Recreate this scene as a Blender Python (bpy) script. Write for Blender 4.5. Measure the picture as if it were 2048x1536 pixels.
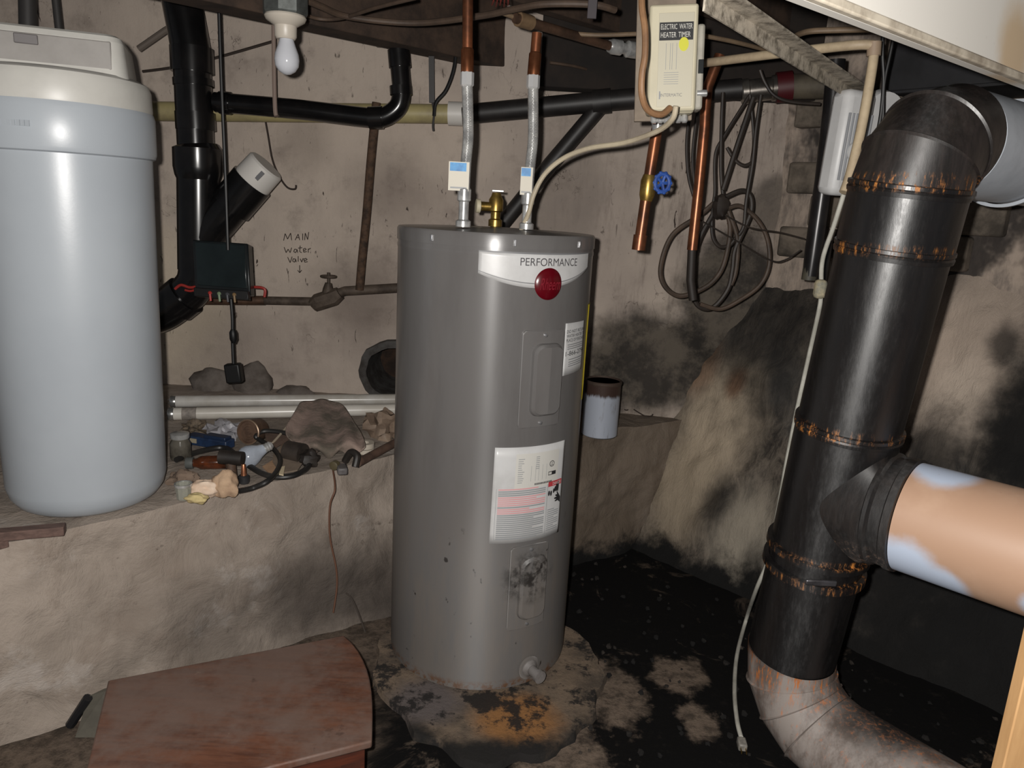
import bpy, math, random
from mathutils import Vector, Matrix, noise
random.seed(7)
for o in list(bpy.data.objects): bpy.data.objects.remove(o)
S = bpy.context.scene
COL = S.collection
V = Vector
# ------------------------------------------------------------------ camera
FPX, PITCH, ROLL, CAMH = 1499.0, math.radians(13.26), math.radians(3.13), 1.30
CAM = V((0, 0, CAMH))
_r0 = V((1, 0, 0)); CF = V((0, math.cos(PITCH), -math.sin(PITCH))); _u0 = V((0, math.sin(PITCH), math.cos(PITCH)))
CR = _r0*math.cos(ROLL) + _u0*math.sin(ROLL)
CU = _u0*math.cos(ROLL) - _r0*math.sin(ROLL)
cd = bpy.data.cameras.new('camera'); cd.sensor_width = 36; cd.lens = FPX/2048*36; cd.clip_start = .02; cd.clip_end = 60
cam = bpy.data.objects.new('camera', cd); COL.objects.link(cam)
mw = Matrix((CR, CU, -CF)).transposed().to_4x4(); mw.translation = CAM
cam.matrix_world = mw
S.camera = cam
# ------------------------------------------------------------------ light: phone flash beside the lens, faint ambient
w = bpy.data.worlds.new('world'); S.world = w; w.use_nodes = True
w.node_tree.nodes['Background'].inputs[0].default_value = (.92, .95, 1, 1)
w.node_tree.nodes['Background'].inputs[1].default_value = .10
fl = bpy.data.lights.new('phone_flash', 'POINT'); fl.energy = 150; fl.shadow_soft_size = .012; fl.color = (1, .965, .92)
flo = bpy.data.objects.new('phone_flash', fl); COL.objects.link(flo); flo.location = CAM + CR*-.045 + CU*.03
S.view_settings.view_transform = 'Standard'; S.view_settings.look = 'None'
S.view_settings.gamma = 1; S.view_settings.use_curve_mapping = False
S.view_settings.exposure = 0.0
# ------------------------------------------------------------------ pixel helpers (2048 x 1536 frame)
def ray(x, y): return CF + CR*((x-1024)/FPX) - CU*((y-768)/FPX)
def az(x, y, z): d = ray(x, y); return CAM + d*((z-CAMH)/d.z)
def ay(x, y, Y): d = ray(x, y); return CAM + d*(Y/d.y)
def ad(x, y, D): return CAM + ray(x, y)*D
def apl(x, y, p, n): d = ray(x, y); return CAM + d*((p-CAM).dot(n)/d.dot(n))
# ------------------------------------------------------------------ mesh helpers
def catmull(pts, n=8, closed=False):
    pts = [V(p) for p in pts]
    if len(pts) < 3: return pts
    out = []; N = len(pts); rng = range(N if closed else N-1)
    for i in rng:
        if closed: a, b, c, d = pts[i-1], pts[i], pts[(i+1) % N], pts[(i+2) % N]
        else: a, b, c, d = pts[max(i-1, 0)], pts[i], pts[i+1], pts[min(i+2, N-1)]
        for k in range(n):
            t = k/n; t2 = t*t; t3 = t2*t
            out.append(.5*((2*b)+(c-a)*t+(2*a-5*b+4*c-d)*t2+(3*b-a-3*c+d)*t3))
    if not closed: out.append(pts[-1])
    return out
class MB:
    def __init__(s): s.v = []; s.f = []
    def add(s, vs, fs):
        b = len(s.v); s.v += [tuple(x) for x in vs]; s.f += [tuple(i+b for i in f) for f in fs]; return s
    def tube(s, pts, r, n=12, cap=True, closed=False):
        pts = [V(p) for p in pts]; N = len(pts)
        rr = r if isinstance(r, (list, tuple)) else [r]*N
        ts = []
        for i in range(N):
            if closed: t = pts[(i+1) % N]-pts[i-1]
            else: t = pts[min(i+1, N-1)]-pts[max(i-1, 0)]
            if t.length < 1e-9: t = V((0, 0, 1))
            ts.append(t.normalized())
        up = V((0, 0, 1)) if abs(ts[0].z) < .9 else V((0, 1, 0))
        a = ts[0].cross(up).normalized(); vs = []
        for i in range(N):
            a = (a - ts[i]*a.dot(ts[i])).normalized(); b = ts[i].cross(a)
            for k in range(n):
                q = 2*math.pi*k/n
                vs.append(pts[i]+(a*math.cos(q)+b*math.sin(q))*rr[i])
        fs = []
        for i in range(N if closed else N-1):
            j = (i+1) % N
            for k in range(n):
                l = (k+1) % n
                fs.append((i*n+k, i*n+l, j*n+l, j*n+k))
        if cap and not closed:
            fs.append(tuple(range(n-1, -1, -1))); fs.append(tuple((N-1)*n+k for k in range(n)))
        return s.add(vs, fs)
    def lathe(s, prof, org, axis=(0, 0, 1), n=32, cap=True):
        ax = V(axis).normalized(); org = V(org)
        pts = [org+ax*h for r, h in prof]
        up = V((0, 0, 1)) if abs(ax.z) < .9 else V((0, 1, 0))
        a = ax.cross(up).normalized(); b = ax.cross(a); vs = []
        for (r, h), p in zip(prof, pts):
            for k in range(n):
                q = 2*math.pi*k/n; vs.append(p+(a*math.cos(q)+b*math.sin(q))*max(r, 1e-5))
        fs = [(i*n+k, i*n+(k+1) % n, (i+1)*n+(k+1) % n, (i+1)*n+k) for i in range(len(prof)-1) for k in range(n)]
        if cap: fs += [tuple(range(n-1, -1, -1)), tuple((len(prof)-1)*n+k for k in range(n))]
        return s.add(vs, fs)
    def box(s, c, sz, ax=None):
        c = V(c); X, Y, Z = ax if ax else (V((1, 0, 0)), V((0, 1, 0)), V((0, 0, 1)))
        h = [q/2 for q in sz]
        vs = [c+X*(h[0]*i)+Y*(h[1]*j)+Z*(h[2]*k) for i in (-1, 1) for j in (-1, 1) for k in (-1, 1)]
        return s.add(vs, [(0, 1, 3, 2), (4, 6, 7, 5), (0, 4, 5, 1), (2, 3, 7, 6), (0, 2, 6, 4), (1, 5, 7, 3)])
    def prism(s, poly, d):
        n = len(poly); d = V(d); vs = [V(p) for p in poly]+[V(p)+d for p in poly]
        return s.add(vs, [tuple(range(n-1, -1, -1)), tuple(range(n, 2*n))]+[(i, (i+1) % n, n+(i+1) % n, n+i) for i in range(n)])
    def grid(s, fn, nu, nv, skip=None):
        vs = [fn(i/nu, j/nv) for i in range(nu+1) for j in range(nv+1)]
        fs = [(i*(nv+1)+j, (i+1)*(nv+1)+j, (i+1)*(nv+1)+j+1, i*(nv+1)+j+1) for i in range(nu) for j in range(nv) if not (skip and skip((i+.5)/nu, (j+.5)/nv))]
        return s.add(vs, fs)
    def ball(s, c, r, n=12, m=8, jit=0, sc=(1, 1, 1), seed=0):
        c = V(c); vs = []; fs = []
        for i in range(m+1):
            a = math.pi*i/m
            for k in range(n):
                q = 2*math.pi*k/n; d = V((math.sin(a)*math.cos(q), math.sin(a)*math.sin(q), math.cos(a)))
                e = 1+jit*noise.noise(d*1.7+V((seed*3.1, seed, 0))) if jit else 1
                vs.append(c+V((d.x*sc[0], d.y*sc[1], d.z*sc[2]))*r*e)
        for i in range(m):
            for k in range(n): fs.append((i*n+k, (i+1)*n+k, (i+1)*n+(k+1) % n, i*n+(k+1) % n))
        return s.add(vs, fs)
    def build(s, name, mat, parent=None, smooth=35, bevel=0, kind=None, label=None, sub=0, solid=0):
        me = bpy.data.meshes.new(name); me.from_pydata(s.v, [], s.f); me.update()
        if smooth:
            for p in me.polygons: p.use_smooth = True
            me.set_sharp_from_angle(angle=math.radians(smooth))
        o = bpy.data.objects.new(name, me); COL.objects.link(o); me.materials.append(mat)
        if parent is not None: attach(o, parent)
        if solid:
            m = o.modifiers.new('solid', 'SOLIDIFY'); m.thickness = solid; m.offset = 0
        if bevel:
            b = o.modifiers.new('bevel', 'BEVEL'); b.width = bevel; b.segments = 2; b.limit_method = 'ANGLE'; b.angle_limit = math.radians(40)
        if sub:
            b = o.modifiers.new('sub', 'SUBSURF'); b.levels = sub; b.render_levels = sub
        if kind: o['kind'] = kind
        if label: o['label'] = label
        return o
def base_of(p):
    q = V((0, 0, 0)); r = p
    while r is not None: q += r.location; r = r.parent
    return q
def attach(o, parent):
    o.parent = parent
    root = parent
    while root.parent is not None: root = root.parent
    if parent.type == 'EMPTY': o.matrix_parent_inverse = Matrix.Translation(-parent.location)
def thing(name, label, cat, loc=(0, 0, 0), group=None):
    o = bpy.data.objects.new(name, None); COL.objects.link(o); o.location = loc; o.empty_display_size = .05
    o['label'] = label; o['category'] = cat
    if group: o['group'] = group
    return o
def tag(o, label, cat, group=None):
    o['label'] = label; o['category'] = cat
    if group: o['group'] = group
    return o
# ------------------------------------------------------------------ material helpers
def lin(c):
    f = lambda u: u/12.92 if u <= .04045 else ((u+.055)/1.055)**2.4
    return tuple(f(u/255) for u in c)+(1,)
class NT:
    def __init__(s, name):
        s.m = bpy.data.materials.new(name); s.m.use_nodes = True; s.t = s.m.node_tree; s.n = s.t.nodes
        s.b = s.n['Principled BSDF']; s.co = s.n.new('ShaderNodeTexCoord').outputs['Object']
    def L(s, a, b): s.t.links.new(a, b)
    def put(s, sock, v):
        if hasattr(v, 'is_linked') or hasattr(v, 'links'): s.L(v, sock)
        else: sock.default_value = v
    def noise(s, scale, det=4, rough=.6, co=None, dist=0):
        n = s.n.new('ShaderNodeTexNoise'); n.inputs['Scale'].default_value = scale; n.inputs['Detail'].default_value = det
        n.inputs['Roughness'].default_value = rough; n.inputs['Distortion'].default_value = dist
        s.L(co or s.co, n.inputs['Vector']); return n.outputs['Fac']
    def scaled(s, sc, rot=(0, 0, 0)):
        n = s.n.new('ShaderNodeMapping'); n.inputs['Scale'].default_value = sc; n.inputs['Rotation'].default_value = rot
        s.L(s.co, n.inputs['Vector']); return n.outputs['Vector']
    def ramp(s, fac, a, b, va=0., vb=1.):
        n = s.n.new('ShaderNodeMapRange'); n.interpolation_type = 'SMOOTHSTEP'
        s.put(n.inputs['Value'], fac); n.inputs['From Min'].default_value = a; n.inputs['From Max'].default_value = b
        n.inputs['To Min'].default_value = va; n.inputs['To Max'].default_value = vb; return n.outputs['Result']
    def mix(s, fac, a, b):
        n = s.n.new('ShaderNodeMix'); n.data_type = 'RGBA'; s.put(n.inputs[0], fac)
        s.put(n.inputs[6], a); s.put(n.inputs[7], b); return n.outputs[2]
    def math(s, op, a, b=0., clamp=False):
        n = s.n.new('ShaderNodeMath'); n.operation = op; n.use_clamp = clamp; s.put(n.inputs[0], a); s.put(n.inputs[1], b); return n.outputs[0]
    def axis(s, k):
        n = s.n.new('ShaderNodeSeparateXYZ'); s.L(s.co, n.inputs[0]); return n.outputs[k]
    def dot(s, vec, off=0.):
        n = s.n.new('ShaderNodeVectorMath'); n.operation = 'DOT_PRODUCT'; s.L(s.co, n.inputs[0]); n.inputs[1].default_value = vec
        return s.math('ADD', n.outputs['Value'], off)
    def blob(s, c, r, wob=.35, ns=7, sc=(1, 1, 1), soft=.5):
        """mask 1 inside a ragged patch around c"""
        m = s.n.new('ShaderNodeVectorMath'); m.operation = 'SUBTRACT'; s.L(s.co, m.inputs[0]); m.inputs[1].default_value = c
        k = s.n.new('ShaderNodeVectorMath'); k.operation = 'MULTIPLY'; s.L(m.outputs[0], k.inputs[0]); k.inputs[1].default_value = sc
        l = s.n.new('ShaderNodeVectorMath'); l.operation = 'LENGTH'; s.L(k.outputs[0], l.inputs[0])
        d = s.math('ADD', l.outputs['Value'], s.math('MULTIPLY', s.math('SUBTRACT', s.noise(ns, 5, .65), .5), 2*wob*r))
        return s.ramp(d, r*(1-soft), r*(1+soft), 1., 0.)
    def bump(s, h, st=.3, dist=.01, prev=None):
        n = s.n.new('ShaderNodeBump'); n.inputs['Strength'].default_value = st; n.inputs['Distance'].default_value = dist
        s.L(h, n.inputs['Height'])
        if prev: s.L(prev, n.inputs['Normal'])
        return n.outputs[0]
    def out(s, col, rough=.7, metal=0., normal=None, **kw):
        s.put(s.b.inputs['Base Color'], col); s.put(s.b.inputs['Roughness'], rough); s.put(s.b.inputs['Metallic'], metal)
        if normal: s.L(normal, s.b.inputs['Normal'])
        an = kw.pop('aniso', None)
        if an:
            tn = s.n.new('ShaderNodeTangent'); tn.direction_type = 'RADIAL'; tn.axis = 'Z'; s.L(tn.outputs[0], s.b.inputs['Tangent'])
            s.b.inputs['Anisotropic'].default_value = an; s.b.inputs['Anisotropic Rotation'].default_value = .25
        for k, v in kw.items(): s.put(s.b.inputs[k.replace('_', ' ')], v)
        return s.m
MATS = {}
def mat(name, c1, c2=None, rough=.6, metal=0., ns=12, lo=.35, hi=.7, bump=0., bs=60, stretch=None, **kw):
    if name in MATS: return MATS[name]
    t = NT(name); co = t.scaled(stretch) if stretch else None
    col = lin(c1) if not c2 else t.mix(t.ramp(t.noise(ns, 6, .65, co), lo, hi), lin(c1), lin(c2))
    nm = t.bump(t.noise(bs, 4, .6, co), bump, .004) if bump else None
    MATS[name] = t.out(col, rough, metal, nm, **kw); return MATS[name]

# ================================================================== SETTING
U = V((.687, -.727, 0)); WP = V((.322, .304, 1.13)); P0 = V((.53, 2.77, 0))
def fbm(p, sc, oct=4):
    return noise.fractal(V(p)*sc, 1.0, 2.1, oct)
# --- materials of the shell
def wall_material():
    t = NT('wall_plaster')
    big = t.noise(1.6, 4, .6); med = t.noise(7, 6, .7); fine = t.noise(40, 5, .7)
    col = t.mix(t.ramp(big, .35, .65), lin((190, 176, 163)), lin((168, 155, 145)))
    col = t.mix(t.ramp(med, .5, .72, 0, .55), col, lin((138, 126, 117)))
    streak = t.noise(5, 6, .75, t.scaled((4, 4, .55)))
    x = t.axis(0)
    col = t.mix(t.math('MULTIPLY', t.ramp(streak, .48, .7), t.ramp(x, -.1, .8, .08, .75)), col, lin((112, 100, 92)))
    # pale flaked plaster on the left
    col = t.mix(t.blob((-1.45, 2.95, .85), .28, .5, 6), col, lin((205, 190, 170)))
    # rust brown and soot patches
    spot = t.noise(16, 6, .7, t.scaled((1.6, 1.6, .7)))
    col = t.mix(t.ramp(spot, .64, .72, 0, .8), col, lin((70, 60, 54)))
    col = t.mix(t.ramp(t.noise(3.2, 5, .7), .56, .72, 0, .5), col, lin((120, 106, 96)))
    for c, r, k in (((-.62, 2.95, .92), .17, .55), ((-.5, 2.95, 1.34), .15, .4), ((-1.2, 2.95, .72), .2, .35), ((-.85, 2.95, 1.5), .1, .35)):
        b = t.blob(c, r, .6, 9, soft=.8); col = t.mix(t.math('MULTIPLY', b, k), col, lin((92, 80, 72)))
    # black mould along the corner
    for c, r, k, sc in (((.56, 2.95, .72), .26, .95, (.85, 1, 1.25)), ((.86, 2.95, .98), .27, .95, (1.2, 1, 1)), ((.98, 2.95, 1.36), .12, .7, (1, 1, 1)), ((.15, 2.95, 1.35), .15, .3, (1, 1, .6)), ((.1, 2.95, .6), .35, .8, (1, 1, 1.5))):
        b = t.blob(c, r, .38, 8, sc, .28); col = t.mix(t.math('MULTIPLY', b, k), col, t.mix(t.ramp(med, .4, .62), lin((38, 34, 30)), lin((92, 84, 74))))
    fl_ = t.noise(34, 4, .6, t.scaled((1.5, 1.5, .35)), 1.2)
    col = t.mix(t.math('MULTIPLY', t.ramp(fl_, .66, .70), t.ramp(t.noise(2.5, 3, .6), .42, .6)), col, lin((66, 56, 50)))
    ck = t.n.new('ShaderNodeTexVoronoi'); ck.feature = 'DISTANCE_TO_EDGE'; ck.inputs['Scale'].default_value = 3.2
    mm = t.n.new('ShaderNodeVectorMath'); mm.operation = 'ADD'; t.L(t.co, mm.inputs[0]); nn2 = t.n.new('ShaderNodeTexNoise'); nn2.inputs['Scale'].default_value = 6; nn2.inputs['Detail'].default_value = 6
    t.L(t.co, nn2.inputs['Vector']); t.L(nn2.outputs['Color'], mm.inputs[1]); t.L(mm.outputs[0], ck.inputs['Vector'])
    crk = t.math('MULTIPLY', t.ramp(ck.outputs['Distance'], .004, .012, 1, 0), t.ramp(t.noise(3.1, 3, .6), .55, .66))
    col = t.mix(t.math('MULTIPLY', crk, .7), col, lin((74, 64, 57)))
    nm = t.bump(fine, .25, .004, t.bump(med, .5, .012))
    return t.out(col, .88, 0, nm)
WALLM = wall_material()
def bank_material():
    t = NT('wall_bank_stone')
    ang = math.atan2(-.727, .687)
    st = t.noise(6, 7, .72, t.scaled((3.2, 3.2, .9), (.25, .35, 0)), .6)
    st2 = t.noise(16, 6, .75, t.scaled((3, 3, .8), (.3, .3, 0)))
    big = t.noise(2.2, 4, .6)
    col = t.mix(t.ramp(st, .34, .64), lin((50, 45, 41)), lin((116, 106, 95)))
    col = t.mix(t.ramp(st2, .5, .7, 0, .7), col, lin((44, 38, 34)))
    col = t.mix(t.ramp(big, .45, .7, 0, .55), col, lin((82, 82, 80)))
    pale = [(az(1435, 850, 0)*0+apl(1430, 840, P0, U.cross(WP).normalized()), .2, (206, 188, 164), .85),
            (apl(1360, 980, P0, U.cross(WP).normalized()), .17, (176, 160, 138), .75),
            (apl(1480, 1080, P0, U.cross(WP).normalized()), .15, (176, 166, 150), .7),
            (apl(1400, 720, P0, U.cross(WP).normalized()), .1, (140, 104, 78), .6),
            (apl(1900, 690, P0, U.cross(WP).normalized()), .2, (196, 178, 162), .9), (apl(1915, 800, P0, U.cross(WP).normalized()), .12, (206, 190, 174), .8), (apl(1860, 560, P0, U.cross(WP).normalized()), .12, (150, 138, 128), .8), (apl(1985, 620, P0, U.cross(WP).normalized()), .13, (176, 160, 146), .8),
            (apl(1470, 760, P0, U.cross(WP).normalized()), .05, (128, 88, 60), .8)]
    for c, r, cc, k in pale:
        b = t.blob(tuple(c), r, .45, 7, (1.3, 1.3, .75), .6); col = t.mix(t.math('MULTIPLY', b, k), col, lin(cc))
    for c, r, k in ((apl(2010, 690, P0, U.cross(WP).normalized()), .05, .8), (apl(2045, 880, P0, U.cross(WP).normalized()), .16, .97), (apl(1980, 1330, P0, U.cross(WP).normalized()), .3, .98), (apl(1800, 1200, P0, U.cross(WP).normalized()), .22, .97), (apl(2040, 1150, P0, U.cross(WP).normalized()), .25, .97), (apl(1860, 900, P0, U.cross(WP).normalized()), .1, .8), (apl(1560, 640, P0, U.cross(WP).normalized()), .28, .8), (apl(1430, 1010, P0, U.cross(WP).normalized()), .07, .7), (apl(1500, 1120, P0, U.cross(WP).normalized()), .06, .6)):
        b = t.blob(tuple(c), r, .8, 8, (1.2, 1.2, .7), .6); col = t.mix(t.math('MULTIPLY', b, k), col, lin((30, 27, 25)) if k < .96 else lin((9, 8, 8)))
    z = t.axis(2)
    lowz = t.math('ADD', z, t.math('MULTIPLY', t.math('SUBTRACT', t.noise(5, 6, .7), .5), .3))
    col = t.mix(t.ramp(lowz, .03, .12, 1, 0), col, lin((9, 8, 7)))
    nm = t.bump(st2, .45, .01, t.bump(st, .6, .02))
    return t.out(col, .9, 0, nm)
BANKM = bank_material()
def right_wall_material():
    t = NT('wall_parging')
    n1 = t.noise(2.6, 5, .65); n2 = t.noise(9, 6, .7, t.scaled((2, 2, .8)))
    col = t.mix(t.ramp(n2, .35, .68), lin((176, 160, 146)), lin((122, 112, 104)))
    col = t.mix(t.ramp(n1, .5, .62, 0, .9), col, lin((38, 34, 33)))
    nm = t.bump(n2, .5, .01)
    return t.out(col, .9, 0, nm)
RWM = right_wall_material()
def ledge_material():
    t = NT('ledge_concrete')
    big = t.noise(2.3, 5, .65); med = t.noise(8, 6, .7, None, .5); fine = t.noise(55, 5, .7)
    col = t.mix(t.ramp(big, .35, .68), lin((156, 144, 133)), lin((128, 117, 107)))
    col = t.mix(t.ramp(med, .46, .66, 0, .6), col, lin((128, 115, 104)))
    col = t.mix(t.ramp(t.noise(5, 6, .7), .56, .68, 0, .6), col, lin((172, 164, 157)))
    col = t.mix(t.ramp(t.noise(14, 6, .75, t.scaled((1, 1, 1.4))), .62, .72, 0, .75), col, lin((84, 73, 65)))
    for c, r, k, sc in (((-.52, 2.06, .14), .2, .85, (1, 1, 1.3)), ((-.3, 2.2, .06), .16, .9, (1, 1, 1)), ((-.8, 1.85, .12), .12, .45, (1, 1, 1)), ((.4, 2.65, .1), .25, .5, (1, 1, 1.6)), ((.25, 2.75, .52), .2, .5, (1, 1, 1))):
        b = t.blob(c, r, .6, 7, sc, .7); col = t.mix(t.math('MULTIPLY', b, k), col, lin((62, 55, 50)))
    x = t.axis(0)
    col = t.mix(t.ramp(x, -.2, .2, 0, .62), col, lin((98, 84, 68)))
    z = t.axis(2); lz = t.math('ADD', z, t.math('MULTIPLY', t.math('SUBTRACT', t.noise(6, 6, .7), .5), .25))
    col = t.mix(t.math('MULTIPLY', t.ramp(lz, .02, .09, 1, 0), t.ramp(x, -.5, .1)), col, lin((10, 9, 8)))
    nm = t.bump(fine, .25, .004, t.bump(med, .7, .018))
    return t.out(col, .9, 0, nm)
LEDGEM = ledge_material()
def floor_material():
    t = NT('floor_soot')
    n1 = t.noise(3.4, 6, .7, None, .8); n2 = t.noise(20, 6, .75); x = t.axis(0)
    soot = t.mix(t.ramp(n2, .55, .75), lin((7, 6, 6)), lin((30, 26, 23)))
    bare = t.mix(t.ramp(n2, .4, .65), lin((112, 98, 86)), lin((72, 63, 55)))
    f = t.math('MULTIPLY', t.ramp(n1, .57, .66), t.ramp(x, .1, .8, 1, .5))
    for px_, py_q, r_ in ((1190, 1375, .1), (1345, 1350, .06), (1375, 1345, .05), (1130, 1520, .1), (1400, 1445, .05), (1240, 1400, .07)):
        f = t.math('MAXIMUM', f, t.blob(tuple(az(px_, py_q, 0)), r_, 1.1, 16, (1, .7, 1), .3))
    left = t.ramp(t.math('ADD', x, t.math('MULTIPLY', t.math('SUBTRACT', n1, .5), .7)), -.45, -.2, .85, 0)
    col = t.mix(t.math('MAXIMUM', f, left), soot, bare)
    nm = t.bump(n2, .6, .012)
    return t.out(col, .95, 0, nm, Specular_IOR_Level=.2)
FLOORM = floor_material()
DARKM = mat('soot_black', (16, 14, 13), (40, 35, 31), .9, ns=9)

# --- floor
fb = MB().grid(lambda u, v: V((-2.6+5.2*u, -.6+3.9*v, .006*fbm((u*9, v*7, 0), 1.6)-.004)), 120, 90)
fb.build('floor', FLOORM, kind='structure')
# --- upper back wall, with a ragged hole
HC = ay(790, 742, 2.95)
HR = (.13, .115)
def hole(u, v):
    x = -2.7+3.72*u; z = .42+1.75*v
    return ((x-HC.x)/HR[0])**2+((z-HC.z)/HR[1])**2 < 1
wb = MB().grid(lambda u, v: V((-2.7+3.72*u, 2.95+.010*fbm((u*6, v*4, 2), 1.3)+.02*fbm((u*2, v*1.5, 4), 1.0), .42+1.75*v)), 186, 88, hole)
wallb = wb.build('wall_back', WALLM, kind='structure')
ring = []
for k in range(28):
    q = 2*math.pi*k/28; e = 1+.10*noise.noise(V((math.cos(q)*2, math.sin(q)*2, 3)))
    ring.append((math.cos(q)*HR[0]*1.0*e, math.sin(q)*HR[1]*1.0*e))
hm = MB()
for (s0, y0), (s1, y1) in (((1.12, 2.955), (1.1, 2.925)), ((1.1, 2.925), (.86, 2.92)), ((.86, 2.92), (.8, 3.2))):
    n = len(ring)
    vs = [V((HC.x+a*s0, y0, HC.z+b*s0)) for a, b in ring]+[V((HC.x+a*s1, y1, HC.z+b*s1)) for a, b in ring]
    hm.add(vs, [(i, (i+1) % n, n+(i+1) % n, n+i) for i in range(n)])
hm.build('hole_rim', mat('hole_rim', (74, 72, 70), (46, 40, 36), .8, ns=20), wallb, label='ragged dark grey rim of the hole')
MB().prism([V((HC.x+a*.8, 3.2, HC.z+b*.8)) for a, b in ring], (0, .02, 0)).build('hole_back', mat('hole_back', (30, 20, 14), (60, 42, 30), .95, ns=14), wallb)
# handwriting on the wall: strokes of marker pen
def wp(x, y): return ay(x, y, 2.955)
strokes = [[(569, 481), (572, 467), (577, 478), (583, 466), (585, 480)], [(592, 480), (598, 468), (601, 480)], [(594, 475), (600, 475)], [(607, 467), (607, 480)],
           [(611, 480), (612, 466), (617, 479), (619, 464)],
           [(570, 494), (574, 505), (578, 498), (582, 505), (585, 495)], [(596, 499), (591, 498), (589, 503), (593, 505), (596, 499), (597, 505)], [(602, 491), (601, 503), (605, 505)], [(598, 496), (606, 495)],
           [(609, 501), (614, 499), (612, 496), (608, 498), (609, 504), (615, 503)], [(618, 497), (618, 505)], [(618, 499), (623, 496)],
           [(577, 514), (582, 525), (586, 513)], [(593, 518), (588, 517), (587, 522), (591, 524), (593, 518), (594, 524)], [(598, 512), (598, 523)], [(602, 517), (605, 524), (608, 516)],
           [(610, 521), (616, 519), (613, 516), (609, 518), (611, 524), (617, 523)], [(601, 530), (601, 545)], [(597, 540), (601, 545), (605, 540)]]
pen = mat('marker_ink', (58, 48, 42), None, .8)
sm = MB()
for s_ in strokes:
    for a, b in zip(s_[:-1], s_[1:]): sm.tube([V((p.x, 2.944, p.z)) for p in (wp(*a), wp(*b))], .0016, 5)
sm.build('handwriting', pen, wallb, label='hand-written words MAIN water Valve with a down arrow')
# --- upper right wall
wr = MB().grid(lambda u, v: V((.97, 2.95, 0))+U*(-.05+3.3*u)+V((0, 0, .9+1.27*v))+V((.727, .687, 0))*(.03*fbm((u*8, v*3, 7), 1.2)), 120, 40)
wallr = wr.build('wall_right', RWM, kind='structure')
blk = mat('block_stone', (122, 111, 99), (62, 56, 49), .9, ns=7, bump=.5, bs=45)
for r in range(5):
    for c in range(3):
        wd = .2+.03*random.random(); s0 = .05+c*.215+(.1 if r % 2 else 0); z0 = 1.18+r*.115
        cc = V((.97, 2.95, z0+.05))+U*(s0+wd/2)+V((.727, .687, 0))*(-.028+.010*random.random())
        MB().box(cc, (wd-.006, .06, .11), (U, V((.727, .687, 0)), V((0, 0, 1)))).build('block', blk, wallr, bevel=.01)
# --- sloping bank on the right
BN = U.cross(WP).normalized()
if BN.y > 0: BN = -BN
def bankf(u, v):
    p = P0+U*(-.5+3.2*u)+WP*(-.03+1.06*v)
    return p+BN*(.035*fbm(p, 2.6)+.012*fbm(p, 9)-.005)
bk = MB().grid(bankf, 200, 76)
bk.build('wall_bank', BANKM, kind='structure')
# --- ledge: flat shelf with a rough front
EDGE = [(-2.7, .62), (-1.6, 1.24), (-1.1, 1.57), (-.86, 1.82), (-.55, 2.12), (-.37, 2.31), (0, 2.50), (.27, 2.63), (.55, 2.83), (.8, 3.02)]
BASE = [(-2.7, .5), (-1.6, 1.15), (-1.12, 1.52), (-.86, 1.77), (-.55, 2.04), (-.37, 2.16), (0, 2.42), (.27, 2.595), (.53, 2.77), (.8, 2.95)]
LZ = .50
def plan(poly, t):
    n = len(poly)-1; i = min(int(t*n), n-1); f = t*n-i
    return V(poly[i]).lerp(V(poly[i+1]), f)
NR = V((.559, -.829, 0))
def frontf(u, v):
    b = plan(BASE, u); e = plan(EDGE, u); p = V((*b.lerp(e, v), LZ*v))
    k = .022*fbm(p, 4)+.008*fbm(p, 12)
    if v > .93: k *= .6
    return p+NR*k
lf = MB().grid(frontf, 260, 40)
def topf(u, v):
    e = plan(EDGE, u); p = V((e.x, e.y, LZ)); q = V((e.x, max(2.98, e.y+.02), LZ))
    r = p.lerp(q, v)
    if v == 0: r = frontf(u, 1)
    else: r.z += .010*fbm(r, 5)-.004+.006*(1-v)+.03*v*min(1, max(0, (2.98-e.y)/.5))
    return r
lf.grid(topf, 260, 30)
lf.build('ledge', LEDGEM, kind='structure', smooth=50)
# --- ceiling and joists
DX = V((.829, .559, 0)); DN = V((-.559, .829, 0))
boardm = mat('ceiling_board', (58, 46, 38), (34, 27, 23), .9, ns=8, stretch=(1, 1, 1))
ceil = MB().box((0, 1.3, 2.17), (6, 5, .04)).build('ceiling', mat('ceiling_dark', (44, 36, 31), (30, 25, 22), .9, ns=5), kind='structure')
jm = NT('joist_wood'); jn = jm.noise(9, 6, .7, jm.scaled((1, 1, 1)))
jm = jm.out(jm.mix(jm.ramp(jn, .35, .7), lin((74, 58, 47)), lin((44, 34, 28))), .85)
A0 = az(410, 20, 1.80); BD = (az(1087, 164, 1.80)-A0).normalized(); BDN = V((-BD.y, BD.x, 0))
MB().box((A0+BD*.3-BDN*.055).xy.to_3d()+V((0, 0, 1.975)), (4.4, .11, .35), (BD, BDN, V((0, 0, 1)))).build('beam', jm, ceil, bevel=.004)
zs_ = ay(1150, 178, 2.84).z
MB().box((.53, 2.87, (zs_+2.15)/2), (.98, .10, 2.15-zs_)).build('beam', mat('beam_darkness', (40, 32, 27), (24, 20, 18), .9, ns=7), ceil, bevel=.004)  # dark box added over the wall top, standing for beam and darkness
for k in range(5):
    c = A0+BD*.3-BDN*(.45+.40*k)
    MB().box((c.x, c.y, 2.03), (5.0, .05, .24), (BD, BDN, V((0, 0, 1)))).build('joist', jm, ceil, bevel=.004)

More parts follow.
